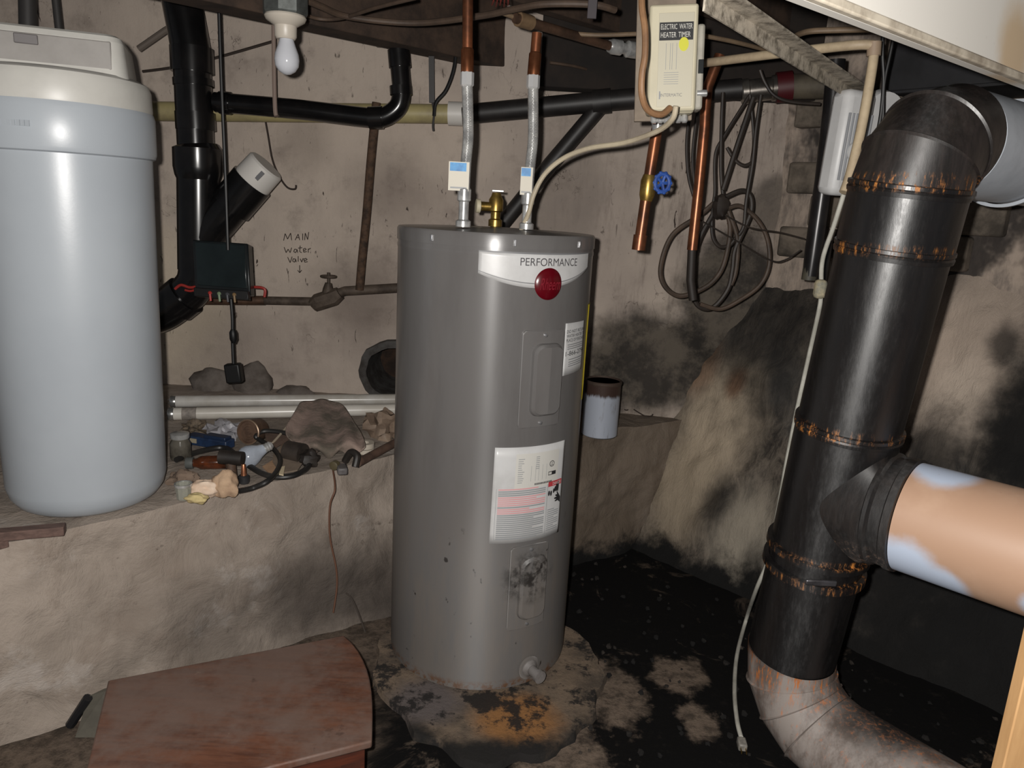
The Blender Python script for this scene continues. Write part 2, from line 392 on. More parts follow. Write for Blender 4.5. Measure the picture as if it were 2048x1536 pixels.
# ================================================================== WATER HEATER
TX, TY, TR, TZ0, TZ1 = -.063, 2.039, .26, .02, 1.239
def heater_paint():
    t = NT('heater_paint')
    n1 = t.noise(5, 6, .7, t.scaled((3, 3, .6))); n2 = t.noise(30, 6, .7); z = t.axis(2)
    col = t.mix(t.ramp(n1, .4, .7, 0, .5), lin((101, 99, 98)), lin((90, 87, 86)))
    dust = t.math('MULTIPLY', t.ramp(z, .25, .7, 1, 0), t.ramp(n1, .35, .65))
    col = t.mix(t.math('MULTIPLY', dust, .5), col, lin((120, 112, 104)))
    sp = t.math('MULTIPLY', t.ramp(t.noise(26, 3, .5, t.scaled((1.3, 1.3, .8))), .68, .73), t.ramp(z, .35, .6, 1, 0))
    col = t.mix(sp, col, lin((40, 36, 34)))
    so = t.blob(tuple(cyl_p(1058, 1150)), .06, .6, 22, soft=.6)
    col = t.mix(t.math('MULTIPLY', so, t.ramp(n2, .4, .6)), col, lin((40, 37, 35)))
    ru = t.math('MULTIPLY', t.ramp(z, .035, .06, 1, 0), t.ramp(n2, .45, .6))
    col = t.mix(ru, col, lin((96, 66, 44)))
    rg = t.ramp(z, .3, .75, .58, .33)
    return t.out(col, rg, .0, t.bump(n2, .03, .002), Specular_IOR_Level=1.0, aniso=.8)
def cyl_hit(x, y, R=TR):
    d = ray(x, y); ox, oy = -TX, -TY
    a = d.x**2+d.y**2; b = 2*(ox*d.x+oy*d.y); c = ox*ox+oy*oy-R*R
    D = max(b*b-4*a*c, 0); t = (-b-math.sqrt(D))/(2*a); p = CAM+d*t
    return math.atan2(p.y-TY, p.x-TX), p.z
def cyl(th, z, off=0.): return V((TX+(TR+off)*math.cos(th), TY+(TR+off)*math.sin(th), z))
def cyl_p(x, y): return cyl(*cyl_hit(x, y))
HP = heater_paint()
wh = thing('water_heater', 'tall grey electric tank water heater standing on the rough floor pad', 'water heater', (TX, TY, TZ0))
H0 = (0, 0)
MB().lathe([(.246, 0), (.258, .006), (.26, .02), (.26, 1.165), (.2612, 1.168), (.2612, 1.174), (.26, 1.177), (.26, 1.2)], (TX, TY, TZ0), n=96).build('tank_jacket', HP, wh)
MB().lathe([(.2625, 1.185), (.2625, 1.213), (.259, 1.2185), (.25, 1.219), (.10, 1.224), (.0, 1.225)], (TX, TY, TZ0), n=96, cap=False).build('top_cap', HP, wh)
def scurf(corners, off, nu=24, nv=12):
    """curved patch between four (theta, z) corners: tl, tr, br, bl"""
    tl, tr, br, bl = corners
    def f(u, v):
        a = [tl[i]*(1-u)+tr[i]*u for i in (0, 1)]; b = [bl[i]*(1-u)+br[i]*u for i in (0, 1)]
        return cyl(a[0]*(1-v)+b[0]*v, a[1]*(1-v)+b[1]*v, off)
    return f
def text_mb(txt, font_size=1., shear=0., spacing=1.):
    cu = bpy.data.curves.new('txt', 'FONT'); cu.body = txt; cu.size = font_size; cu.shear = shear; cu.space_character = spacing
    ob = bpy.data.objects.new('txt', cu); COL.objects.link(ob)
    bpy.context.view_layer.update()
    me = bpy.data.meshes.new_from_object(ob.evaluated_get(bpy.context.evaluated_depsgraph_get()))
    vs = [v.co.copy() for v in me.vertices]; fs = [tuple(p.vertices) for p in me.polygons]
    bpy.data.objects.remove(ob); bpy.data.curves.remove(cu); bpy.data.meshes.remove(me)
    xs = [v.x for v in vs]; ys = [v.y for v in vs]; x0, x1, y0, y1 = min(xs), max(xs), min(ys), max(ys)
    return [((v.x-x0)/(x1-x0), (v.y-y0)/(y1-y0)) for v in vs], fs
def text_on(fn, txt, u0, u1, v0, v1, mb=None, shear=0.):
    """write txt in the (u right, v down) box of the surface function fn"""
    uv, fs = text_mb(txt, 1., shear); m = mb or MB()
    m.add([fn(u0+(u1-u0)*a, v1+(v0-v1)*b) for a, b in uv], fs); return m
def bar_on(fn, u0, u1, v0, v1, mb, n=6):
    mb.grid(lambda a, b: fn(u0+(u1-u0)*a, v0+(v1-v0)*b), n, 1); return mb
def thick(fn_off, nu, nv, off):      # sticker with an edge: front skin + rim
    m = MB(); m.grid(fn_off, nu, nv); return m
white = mat('sticker_white', (196, 196, 196), (178, 177, 176), .35, ns=5)
# --- brand sticker with a bowed lower edge
tl = cyl_hit(958, 500); trt = cyl_hit(1178, 497); thL, thR = tl[0], trt[0]
zT = tl[1]
zbL = cyl_hit(958, 546)[1]; zbM = cyl_hit(1080, 577)[1]; zbR = cyl_hit(1174, 535)[1]
def zbot(u): return (zbL*(1-u)+zbR*u) + 4*u*(1-u)*(zbM-.5*(zbL+zbR))*.97
def brand(off):
    return lambda u, v: cyl(thL+(thR-thL)*u, zT*(1-v)+zbot(u)*v, off)
bl = MB().grid(brand(.0012), 40, 6).build('brand_label', white, wh, solid=.001)
g = MB(); bar_on(lambda u, v: cyl(thL+(thR-thL)*u, zT*(1-v)+zbot(u)*v, .0022), 0., 1., .86, .885, g, 40)
bar_on(brand(.0022), 0, 1, .0, .05, g, 40)
g.build('label_line', mat('print_grey', (110, 110, 112), None, .5), bl)
def uv_brand(x, y):
    th, z = cyl_hit(x, y); u = (th-thL)/(thR-thL); return u, (zT-z)/(zT-zbot(u))
u0, v1 = uv_brand(1040, 532); u1, v2 = uv_brand(1152, 529); _, v0 = uv_brand(1095, 512)
zc0 = cyl_hit(1040, 531)[1]; zc1 = cyl_hit(1040, 515)[1]
flatb = lambda off: (lambda u, v: cyl(thL+(thR-thL)*u, zc0+(zc1-zc0)*(1-v), off))
text_on(flatb(.0026), 'PERFORMANCE', u0, u1, 0, 1).build('lettering', mat('print_dark', (72, 70, 72), None, .5), bl, label='dark capitals PERFORMANCE')
# red oval emblem
eth, ez = cyl_hit(1097, 568)
ea = abs(cyl_hit(1123, 568)[0]-eth)*.97; eb = abs(cyl_hit(1097, 600)[1]-ez)
em = MB(); n = 40
em.add([cyl(eth, ez, .009)]+[cyl(eth+ea*.8*math.cos(2*math.pi*k/n), ez+eb*.8*math.sin(2*math.pi*k/n), .008) for k in range(n)]+[cyl(eth+ea*math.cos(2*math.pi*k/n), ez+eb*math.sin(2*math.pi*k/n), .0015) for k in range(n)],
       [(0, 1+k, 1+(k+1) % n) for k in range(n)]+[(1+k, 1+n+k, 1+n+(k+1) % n, 1+(k+1) % n) for k in range(n)])
emo = em.build('emblem', mat('emblem_red', (84, 4, 16), None, .25), wh, smooth=60, label='dark red oval emblem')
ef = lambda u, v: cyl(eth-ea*.72+ea*1.44*u, ez+eb*.5-eb*v, .0098)
text_on(ef, 'Rheem', 0, 1, .12, .85, shear=.35).build('script', mat('emblem_script', (118, 28, 40), None, .3), emo)
# --- access panels
def panel(px_tl, px_tr, px_br, px_bl, h):
    c = [cyl_hit(*p) for p in (px_tl, px_tr, px_br, px_bl)]
    thl = (c[0][0]+c[3][0])/2; thr = (c[1][0]+c[2][0])/2; zt = (c[0][1]+c[1][1])/2; zb = (c[2][1]+c[3][1])/2
    def rr(off, inset, rad, n=6, ta=None, tb=None, za=None, zb_=None):
        ta, tb, za, zb_ = ta or thl, tb or thr, za or zt, zb_ or zb
        w = (tb-ta)*TR/2-inset; hh = (za-zb_)/2-inset; cx = (ta+tb)/2; cz = (za+zb_)/2; pts = []
        for sx, sy, q0 in ((1, 1, 0), (-1, 1, 90), (-1, -1, 180), (1, -1, 270)):
            for k in range(n+1):
                q = math.radians(q0+90*k/n); pts.append((cx+(sx*(w-rad)+rad*math.cos(q))/TR, cz+sy*(hh-rad)+rad*math.sin(q)))
        return [cyl(a, b, off) for a, b in pts]
    def stack(rings, fill=True):
        m = MB(); n = len(rings[0])
        for A, B in zip(rings[:-1], rings[1:]): m.add(A+B, [(i, (i+1) % n, n+(i+1) % n, n+i) for i in range(n)])
        return m
    def fillgrid(m, thA, thB, zA, zB, off): m.grid(lambda u, v: cyl(thA+(thB-thA)*u, zA+(zB-zA)*v, off), 10, 4)
    R = .012
    m = stack([rr(0, 0, R), rr(.0045, 0, R), rr(.0055, .002, R-.002)])
    fillgrid(m, thl+.002/TR, thr-.002/TR, zb+.002, zt-.002, .0054)
    po = m.build('access_panel', HP, wh, smooth=30)
    # raised oblong
    a = dict(ta=thl+(thr-thl)*.22, tb=thl+(thr-thl)*.93, za=zt-(zt-zb)*.13, zb_=zb+(zt-zb)*.12)
    m2 = stack([rr(.005, 0, .024, **a), rr(.014, .002, .024, **a), rr(.021, .008, .02, **a)])
    q = rr(.021, .008, .02, **a); cen = cyl((a['ta']+a['tb'])/2, (a['za']+a['zb_'])/2, .022)
    # fill with fan rows
    nq = len(q); half = nq//2
    m2.add(q+[cyl((a['ta']+a['tb'])/2, p.z, .0215) for p in q], [(i, (i+1) % nq, nq+(i+1) % nq, nq+i) for i in range(nq)])
    m2.build('panel_bulge', HP, po, smooth=40)
    for zz in (zt-.012, zb+.012):
        MB().lathe([(.005, 0), (.005, .003), (.003, .004)], cyl((thl+thr)/2, zz, .0054), (math.cos((thl+thr)/2), math.sin((thl+thr)/2), 0), 10).build('screw', mat('screw_steel', (170, 170, 172), None, .3, .8), po)
panel((1042, 664), (1124, 655), (1117, 845), (1036, 858), 1)
panel((1020, 1092), (1094, 1082), (1085, 1240), (1012, 1262), 1)
# --- white notice at the limb and yellow guide beside it
nc = [cyl_hit(1131, 647), cyl_hit(1168, 640), cyl_hit(1161, 737), cyl_hit(1124, 752)]
nf = lambda off: scurf(nc, off)
no = MB().grid(nf(.0012), 12, 6).build('notice_sticker', white, wh, solid=.0008)
tm = MB()
for i, tx in enumerate(('DO NOT RETURN', 'WATER HEATER TO', 'PLACE OF PURCHASE')): text_on(nf(.0024), tx, .06, .98, .13+.085*i, .19+.085*i).build('lettering', mat('print_black', (36, 36, 38), None, .6), no)
text_on(nf(.0024), '1-866-279-', .06, .98, .54, .63, tm)
tm.build('lettering', mat('print_black', (36, 36, 38), None, .6), no, label='black print with a telephone number')
tm = MB()
for v_ in (.41, .45, .49, .70, .75, .79, .83): bar_on(nf(.0022), .12 if v_ < .6 else .2, .9, v_, v_+.014, tm)
tm.build('fine_print', mat('print_grey'[:10], (110, 110, 112), None, .5), no)
gth = cyl_hit(1170, 690)[0]
gy = MB().grid(lambda u, v: cyl(gth+.02+.5*u, cyl_hit(1160, 690)[1]-.16+.26*v, .0012), 16, 6).build('energy_guide', mat('guide_yellow', (190, 170, 30), None, .5), wh, solid=.0008, label='bright yellow sticker wrapping out of sight')
# --- warning label
wc = [cyl_hit(990, 895), cyl_hit(1130, 879), cyl_hit(1116, 1063), cyl_hit(978, 1087)]
wf = lambda off: scurf(wc, off)
wl = MB().grid(wf(.0012), 24, 10).build('warning_label', white, wh, solid=.001)
MB().grid(lambda a, b: wf(.0022)(.26+.62*a, .07+.36*b), 14, 4).build('data_plate', mat('plate_cream', (198, 196, 190), None, .4), wl)
gm, pm, bm_, rm = MB(), MB(), MB(), MB()
F = wf(.0028)
for k in range(12): bar_on(F, .29, .33+.06*random.random(), .12+k*.022, .127+k*.022, gm, 2)
for k in range(7): bar_on(F, .52, .57, .11+k*.02, .117+k*.02, gm, 2)
for u_ in (.46, .52, .565, .62, .68): bar_on(F, u_, u_+.004, .2, .36, gm, 1)
for k in range(14): bar_on(F, .52+k*.019, .532+k*.019, .385, .405, bm_, 1)
for k in range(26):
    a, b = .425+k*.0208, .437+k*.0208
    tgt = pm if k in (0, 4, 5, 6, 7, 8, 10, 11, 12) else gm
    bar_on(F, .07, .07+(.62 if k % 5 else .35+.2*random.random()), a, b, tgt, 10)
for k in range(11): bar_on(F, .74, .74+(.2 if k % 4 else .12), .70+k*.022, .709+k*.022, gm, 3)
for a in (.045, .715, .725, .965): bar_on(F, a, a+.004, .42, .955, gm, 1)
bar_on(F, .045, .965, .955, .959, gm, 16)
bar_on(F, .73, .965, .40, .455, rm, 6)
for (cx, cy, w_, h_) in ((.75, .525, .016, .03), (.785, .53, .016, .03), (.83, .51, .016, .026), (.855, .495, .016, .03), (.88, .48, .018, .05), (.905, .475, .016, .06)):
    bm_.add([F(cx, cy)]+[F(cx+w_*math.cos(i*.6283), cy+h_*math.sin(i*.6283)) for i in range(10)], [(0, 1+i, 1+(i+1) % 10) for i in range(10)])
hand = [(.965, .60), (.93, .56), (.90, .53), (.885, .535), (.90, .56), (.865, .56), (.87, .575), (.895, .585), (.85, .59), (.85, .605), (.89, .61), (.86, .625), (.87, .635), (.92, .63), (.965, .66)]
bm_.add([F(*p) for p in hand], [tuple(range(len(hand)))])
# test-laboratory ring
for k in range(24):
    q0, q1 = 2*math.pi*k/24, 2*math.pi*(k+1)/24; c = (.765, .21)
    bm_.add([F(c[0]+r*math.cos(q), c[1]+r*.8*math.sin(q)) for r, q in ((.032, q0), (.04, q0), (.04, q1), (.032, q1))], [(0, 1, 2, 3)])
text_on(F, 'UL', .745, .787, .19, .23, bm_)
bar_on(F, .715, .84, .29, .297, bm_); bar_on(F, .715, .84, .322, .329, bm_); bar_on(F, .715, .722, .29, .329, bm_); bar_on(F, .77, .84, .297, .322, bm_)
gm.build('fine_print', mat('print_pale', (140, 142, 144), None, .5), wl)
pm.build('pink_print', mat('print_pink', (206, 150, 152), None, .5), wl)
bm_.build('black_print', mat('print_black', (36, 36, 38), None, .6), wl)
rr_ = rm.build('danger_band', mat('print_red', (176, 60, 66), None, .5), wl)
text_on(wf(.0034), 'DANGER', .80, .95, .412, .445).build('lettering', white, wl, label='white word DANGER on red')
# --- relief valve on top, drain valve below
brass = mat('brass', (180, 150, 80), (120, 96, 50), .35, .85, ns=30)
tp = az(990, 452, TZ1+.005); tp.z = TZ1+.004
vl = MB().lathe([(.02, 0), (.02, .018), (.014, .022), (.014, .04), (.021, .044), (.021, .075), (.015, .085), (.012, .095)], tp, n=16)
vl.tube([tp+V((0, 0, .055)), tp+V((-.045, -.01, .055))], .013, 12)
rv = vl.build('relief_valve', brass, wh)
MB().lathe([(.016, .045), (.02, .047), (.02, .058), (.012, .06)], tp+V((0, 0, .055)), (-.97, -.22, 0), 14).build('outlet_plug', mat('plug_cream', (196, 186, 160), None, .5), rv)
MB().box(tp+V((.004, 0, .10)), (.034, .012, .006)).build('lever', mat('lever_steel', (120, 118, 116), None, .35, .8), rv, bevel=.001)
dth, dz = cyl_hit(1056, 1333)
dv = MB().lathe([(.026, 0), (.024, .012), (.014, .02), (.014, .045), (.018, .048), (.018, .06)], cyl(dth, dz, -.002), (math.cos(dth), math.sin(dth), 0), 18)
dv.build('drain_valve', mat('drain_plastic', (120, 116, 114), (96, 92, 90), .5, ns=30), wh)
MB().lathe([(.03, 0), (.034, .004), (.034, .007), (.03, .009)], cyl(dth, dz, -.001), (math.cos(dth), math.sin(dth), 0), 24).build('drain_escutcheon', HP, wh)
# three small clips on the cap rim
for px in (865, 1030, 1158):
    th, z = cyl_hit(px, 478)
    MB().box(cyl(th, TZ0+1.199, .004), (.004, .006, .016), (V((math.cos(th), math.sin(th), 0)), V((-math.sin(th), math.cos(th), 0)), V((0, 0, 1)))).build('cap_screw', mat('screw_steel', (170, 170, 172), None, .3, .8), wh, bevel=.001)

# ================================================================== WATER LINES
copper = mat('copper', (150, 92, 62), (86, 56, 42), .34, .7, ns=14, lo=.3, hi=.75)
steel = mat('bright_steel', (206, 206, 204), (160, 160, 160), .28, .55, ns=30)
def braid_mat():
    t = NT('braided_steel')
    a = t.n.new('ShaderNodeTexWave'); a.inputs['Scale'].default_value = 110; a.bands_direction = 'DIAGONAL'; a.inputs['Distortion'].default_value = .5; t.L(t.co, a.inputs['Vector'])
    return t.out(t.mix(a.outputs['Fac'], lin((110, 108, 102)), lin((232, 230, 224))), .3, .5, t.bump(a.outputs['Fac'], .6, .003))
BR = braid_mat()
def braid_coil(mb, pts, r, turns):
    pts = catmull(pts, 10); N = len(pts)
    for sgn in (1, -1):
        for ph in range(3):
            out = []
            M = turns*10
            for i in range(M+1):
                f = i/M*(N-1); k = min(int(f), N-2); p = pts[k].lerp(pts[k+1], f-k); q = sgn*2*math.pi*turns*i/M/1.0+ph*2.094
                out.append(p+V((math.cos(q), math.sin(q), 0))*r)
            mb.tube(out, .0016, 4, False)
def water_line(base_px, top_px, label, cop_top, tagl, Z_hose_top):
    b = az(*base_px, TZ1+.004); b.z = TZ0+1.226
    hs = 0
    t = thing('water_line', label, 'water line', b, None)
    Y = b.y
    MB().lathe([(.019, 0), (.019, .014), (.0125, .018), (.0125, .06), (.017, .064), (.017, .09), (.0135, .094)], b, n=16).build('nipple', steel, t)
    p0 = b+V((0, 0, .09)); p1 = ay(*top_px, Y)
    mid = p0.lerp(p1, .5)+V((.006, 0, 0))
    pts = [p0, p0.lerp(p1, .25)+V((.002, 0, 0)), mid, p0.lerp(p1, .8)+V((.003, 0, 0)), p1]
    hose = MB().tube(catmull(pts, 10), .0118, 14).build('braided_hose', BR, t)
    cb = MB(); braid_coil(cb, pts, .0122, 34); cb.build('braid_wire', steel, hose)
    d = (p1-p0).normalized()
    MB().lathe([(.013, 0), (.0165, .004), (.0165, .032), (.0135, .036), (.0135, .046)], p1-d*.01, d, 8).build('hose_nut', mat('nut_chrome', (226, 226, 226), None, .2, .5), t, smooth=20)
    c0 = p1+d*.03; c1 = ay(*cop_top, Y)
    MB().tube([c0, c1], .0125, 16).build('copper_pipe', copper, t)
    MB().lathe([(.0155, 0), (.0155, .05), (.0128, .054)], c0-d*.008, (c1-c0).normalized(), 16).build('copper_coupling', mat('copper_bright', (196, 128, 92), (150, 90, 60), .25, .9, ns=20), t)
    # paper tag on the lower hose end
    z0, z1 = p0.z+.0, p0.z+.098
    c = p0+V((tagl[0], -.013, .03))
    tg = MB().box(c, (tagl[1], .0012, .068)).build('hose_tag', mat('tag_paper', (206, 200, 186), None, .6), t)
    MB().box(c+V((-.002, -.0004, .022)), (tagl[1]*.8, .0016, .02)).build('blue_band', mat('tag_blue', (70, 150, 206), (40, 110, 170), .5, ns=40), tg)
    MB().box(c+V((0, -.0006, -.027)), (tagl[1]*.8, .0016, .004)).build('tag_print', mat('print_pale', (140, 142, 144), None, .5), tg)
    return t
water_line((926, 456), (934, 165), 'braided water line with blue-banded tag, feeding the heater beside the brass valve', (936, -60), (-.014, .05), 0)
water_line((1052, 461), (1066, 170), 'braided water line beside the white cable, copper end meeting a joist fitting', (1074, 66), (-.006, .03), 0)

# ================================================================== BRINE TANK
BRD = .192
bp = az(150, 1054, LZ+.004)
BC = V((bp.x-.068, bp.y+BRD-.004, LZ+.004))
t = NT('tank_plastic'); nz = t.noise(3, 4, .6)
PLAS = t.out(t.mix(t.ramp(nz, .35, .7, 0, .5), lin((166, 172, 178)), lin((154, 160, 167))), .34, 0, t.bump(t.noise(90, 3, .6), .04, .002), Subsurface_Weight=0.0)
LIDM = mat('lid_plastic', (190, 188, 182), (174, 172, 166), .4, ns=4)
bt = thing('brine_tank', 'pale blue-grey plastic brine tank with off-white lid standing on the ledge', 'tank', BC)
zr0 = ay(150, 303, BC.y-BRD).z-BC.z; zr1 = ay(150, 200, BC.y-BRD).z-BC.z; zl1 = ay(150, 128, BC.y-BRD).z-BC.z; zc1_ = ay(150, 46, BC.y-.15).z-BC.z
BH = zr1
MB().lathe([(BRD-.06, 0), (BRD-.045, .003), (BRD-.027, .014), (BRD-.014, .034), (BRD-.008, .06), (BRD, zr0+.01)], BC, n=72).build('tank_body', PLAS, bt)
MB().lathe([(BRD-.002, zr0-.004), (BRD+.007, zr0), (BRD+.010, zr0+.01), (BRD+.0105, BH-.012), (BRD+.007, BH)], BC, n=72).build('tank_rim', PLAS, bt)
lid = MB().lathe([(BRD+.005, BH), (BRD+.006, BH+.006), (BRD+.005, zl1-.022), (BRD, zl1-.008), (BRD-.014, zl1), (BRD-.04, zl1+.002)], BC, n=72).build('lid_skirt', LIDM, bt)
# raised cover: rounded box with a recessed panel on its front
cx = V((math.cos(math.radians(20)), math.sin(math.radians(20)), 0)); cy = V((-cx.y, cx.x, 0)); zz = V((0, 0, 1))
def rrect(w, h, r, n=6):
    pts = []
    for sx, sy, q0 in ((1, 1, 0), (-1, 1, 90), (-1, -1, 180), (1, -1, 270)):
        for k in range(n+1):
            q = math.radians(q0+90*k/n); pts.append((sx*(w/2-r)+r*math.cos(q), sy*(h/2-r)+r*math.sin(q)))
    return pts
cv = MB(); hc = zc1_-zl1; lev = [(zl1-BH-.004, .322, .232, .035), (zl1-BH+.01, .318, .228, .035), (zl1-BH+hc-.016, .305, .218, .035), (zl1-BH+hc-.005, .297, .21, .032), (zl1-BH+hc, .28, .195, .028)]
rings = [[BC+cx*a+cy*b+zz*(BH+h) for a, b in rrect(w_, d_, r_)] for h, w_, d_, r_ in lev]; nn = len(rings[0])
for A, B in zip(rings[:-1], rings[1:]): cv.add(A+B, [(i, (i+1) % nn, nn+(i+1) % nn, nn+i) for i in range(nn)])
cv.add(rings[-1], [tuple(range(nn))])
cvo = cv.build('lid_cover', LIDM, bt, smooth=40)
fr = BC-cy*.1155+zz*(zl1+hc*.46)
MB().box(fr+cy*.008, (.262, .010, hc*.70), (cx, cy, V((cy.x*.06, cy.y*.06, 1)).normalized())).build('recessed_panel', mat('lid_panel', (150, 146, 142), (136, 132, 128), .5, ns=6), cvo, bevel=.003)
MB().box(fr-cx*.03-cy*.004+zz*hc*.18, (.045, .006, .02), (cx, cy, zz)).build('badge', mat('badge_grey', (104, 100, 100), None, .5), cvo, bevel=.002)
# faint moulded brand marks on the body
mk = MB()
for k in range(9): mk.box(BC+V((-.03+k*.010, -BRD-.0095, zr0+(BH-zr0)*.5)), (.008, .002, .012))
mk.build('moulded_mark', PLAS, bt)

# ================================================================== FLUE
FA, FB = V((.769, 1.552, 1.395)), V((.742, 1.662, .45))
FD = (FB-FA).normalized()
def fz(z): return FA+FD*((FA.z-z)/-FD.z)
def fly(py):      # point of the flue axis seen at image row py
    lo, hi = -.3, 1.6
    for _ in range(40):
        m_ = (lo+hi)/2; p = FA+(FB-FA)*m_; d = p-CAM; y = 768-FPX*d.dot(CU)/d.dot(CF)
        if y < py: lo = m_
        else: hi = m_
    return FA+(FB-FA)*lo
def flue_mat(name, seams, base=((13, 12, 13), (22, 20, 20)), rust=.9, rough=.40):
    t = NT(name)
    n1 = t.noise(7, 6, .7, t.scaled((5, 5, .7))); n2 = t.noise(40, 6, .75, t.scaled((2.4, 2.4, .5))); n3 = t.noise(5, 4, .6)
    col = t.mix(t.ramp(n1, .35, .7), lin(base[0]), lin(base[1]))
    dust = t.ramp(n2, .58, .8, 0, .22); col = t.mix(dust, col, lin((70, 62, 58)))
    z = t.axis(2); m = None
    for s_, w_ in seams:
        d = t.math('ABSOLUTE', t.math('SUBTRACT', z, s_)); k = t.ramp(d, w_*.3, w_, 1, 0); m = k if m is None else t.math('MAXIMUM', m, k)
    rg = rough
    if m is not None:
        m = t.math('MULTIPLY', t.math('MULTIPLY', m, t.ramp(n2, .47, .62)), t.ramp(n3, .38, .62, .35, 1))
        col = t.mix(t.math('MULTIPLY', m, rust), col, t.mix(t.ramp(n2, .5, .66), lin((92, 54, 26)), lin((214, 138, 58))))
        rg = t.math('ADD', t.math('MULTIPLY', m, .3), t.ramp(n2, .4, .7, rough-.02, rough+.12))
    return t.out(col, rg, 0, t.bump(n2, .08, .003), Specular_IOR_Level=1.0, aniso=.55)
s1, s2, s3, s4, s5 = fly(378), fly(500), fly(852), fly(1092), fly(1128)
SM = [(s1.z, .014), (s2.z, .016), (s3.z, .018), (s4.z, .012), (s5.z-.01, .016)]
FLM = flue_mat('flue_black', SM)
fpz = fly(1300)
flue = thing('flue_pipe', 'tall black stove-type flue pipe with rusty seams, elbow on top and tee below', 'flue pipe', V((fpz.x, fpz.y, .02)))
R = .1105
def sec(a, b, ra, rb, name, m=FLM, n=64): return MB().tube([a, b], [ra, rb], n).build(name, m, flue)
sec(s1, s2, R+.001, R+.001, 'pipe_collar'); sec(s2, s3+FD*.02, R-.002, R-.002, 'pipe_section')
for s_ in (s1, s2, s3):
    MB().lathe([(R-.002, -.012), (R+.0045, -.010), (R+.0045, -.003), (R+.002, 0), (R+.0045, .004), (R+.003, .012), (R-.002, .013)], s_, FD, 64, False).build('seam_band', FLM, flue)
# upper elbow: four gores turning towards the house axis
ED = V((.80, .60, 0))
def gores(start, d0, d1, rad, n, name, m, parent, r=R, seamr=.004):
    pts = []; ang = d0.angle(d1); ax = d0.cross(d1).normalized(); side = ax.cross(d0).normalized(); c = start+side*rad
    for k in range(n+1):
        q = ang*k/n; pts.append(c-side*rad*math.cos(q)+d0*rad*math.sin(q))
    for k in range(n):
        q0, q1 = ang*k/n, ang*(k+1)/n
        def ringat(q, rr):
            cc = c-side*rad*math.cos(q)+d0*rad*math.sin(q); nn_ = (c-cc).normalized()
            return [cc+(nn_*math.cos(a)+ax*math.sin(a))*rr for a in [2*math.pi*i/64 for i in range(64)]]
        A, B = ringat(q0, r), ringat(q1, r)
        mb = MB(); mb.add(A+B, [(i, (i+1) % 64, 64+(i+1) % 64, 64+i) for i in range(64)])
        mb.build(name, m, parent, smooth=25)
        if k:
            C, D = ringat(q0-.02, r-.001), ringat(q0+.02, r-.001); E_ = ringat(q0, r+seamr)
            MB().add(C+E_+D, [(i, (i+1) % 64, 64+(i+1) % 64, 64+i) for i in range(64)]+[(64+i, 64+(i+1) % 64, 128+(i+1) % 64, 128+i) for i in range(64)]).build('gore_seam', m, parent)
    return pts[-1], d1
UPM = flue_mat('flue_brown', [(s1.z+.01, .02)], ((26, 23, 22), (46, 40, 38)), .8, .45)
e_end, _ = gores(s1, -FD, ED, .095, 3, 'elbow_gore', UPM, flue)
# tee
TB = fly(985); TD = V((.70, -.714, 0))
sec(s3+FD*.005, s4, R, R-.004, 'tee_body')
TM_ = flue_mat('flue_tee', [(TB.z-.1, .05)], ((18, 16, 16), (38, 33, 31)), .3, .5)
BRR = .119; sdv = V((-TD.y, TD.x, 0)); bt_ = MB(); ra, rb = [], []
for k in range(64):
    q = 2*math.pi*k/64; sx_ = .1085*math.cos(q); sz_ = .14*math.sin(q)
    ra.append(TB+FD*-sz_+sdv*sx_+TD*math.sqrt(max(R*R-sx_*sx_, 0))); rb.append(TB+sdv*(BRR*math.cos(q))+V((0, 0, BRR*math.sin(q)))+TD*.118)
bt_.add(ra+rb, [(i, (i+1) % 64, 64+(i+1) % 64, 64+i) for i in range(64)])
bt_.build('tee_boot', TM_, flue)
MB().lathe([(BRR-.004, .108), (BRR+.008, .114), (BRR+.008, .122), (BRR+.002, .128), (BRR+.002, .15), (BRR+.006, .153), (BRR+.006, .168), (BRR, .17)], TB, TD, 64, False).build('tee_collar', TM_, flue)
for s_, w_ in ((s4, .010), (s5, .012)):
    MB().lathe([(R-.005, -w_), (R+.006, -w_+.002), (R+.0065, w_-.003), (R-.004, w_)], s_, FD, 64, False).build('seam_band', FLM, flue)
low0 = fly(1300)
sec(s4, low0, R-.006, R-.006, 'pipe_section')
MB().box(s5+V((-.03, -.118, .012)), (.07, .008, .014)).build('clamp_lug', mat('lug_steel', (120, 118, 122), (80, 78, 80), .3, .8, ns=20), flue, bevel=.003)
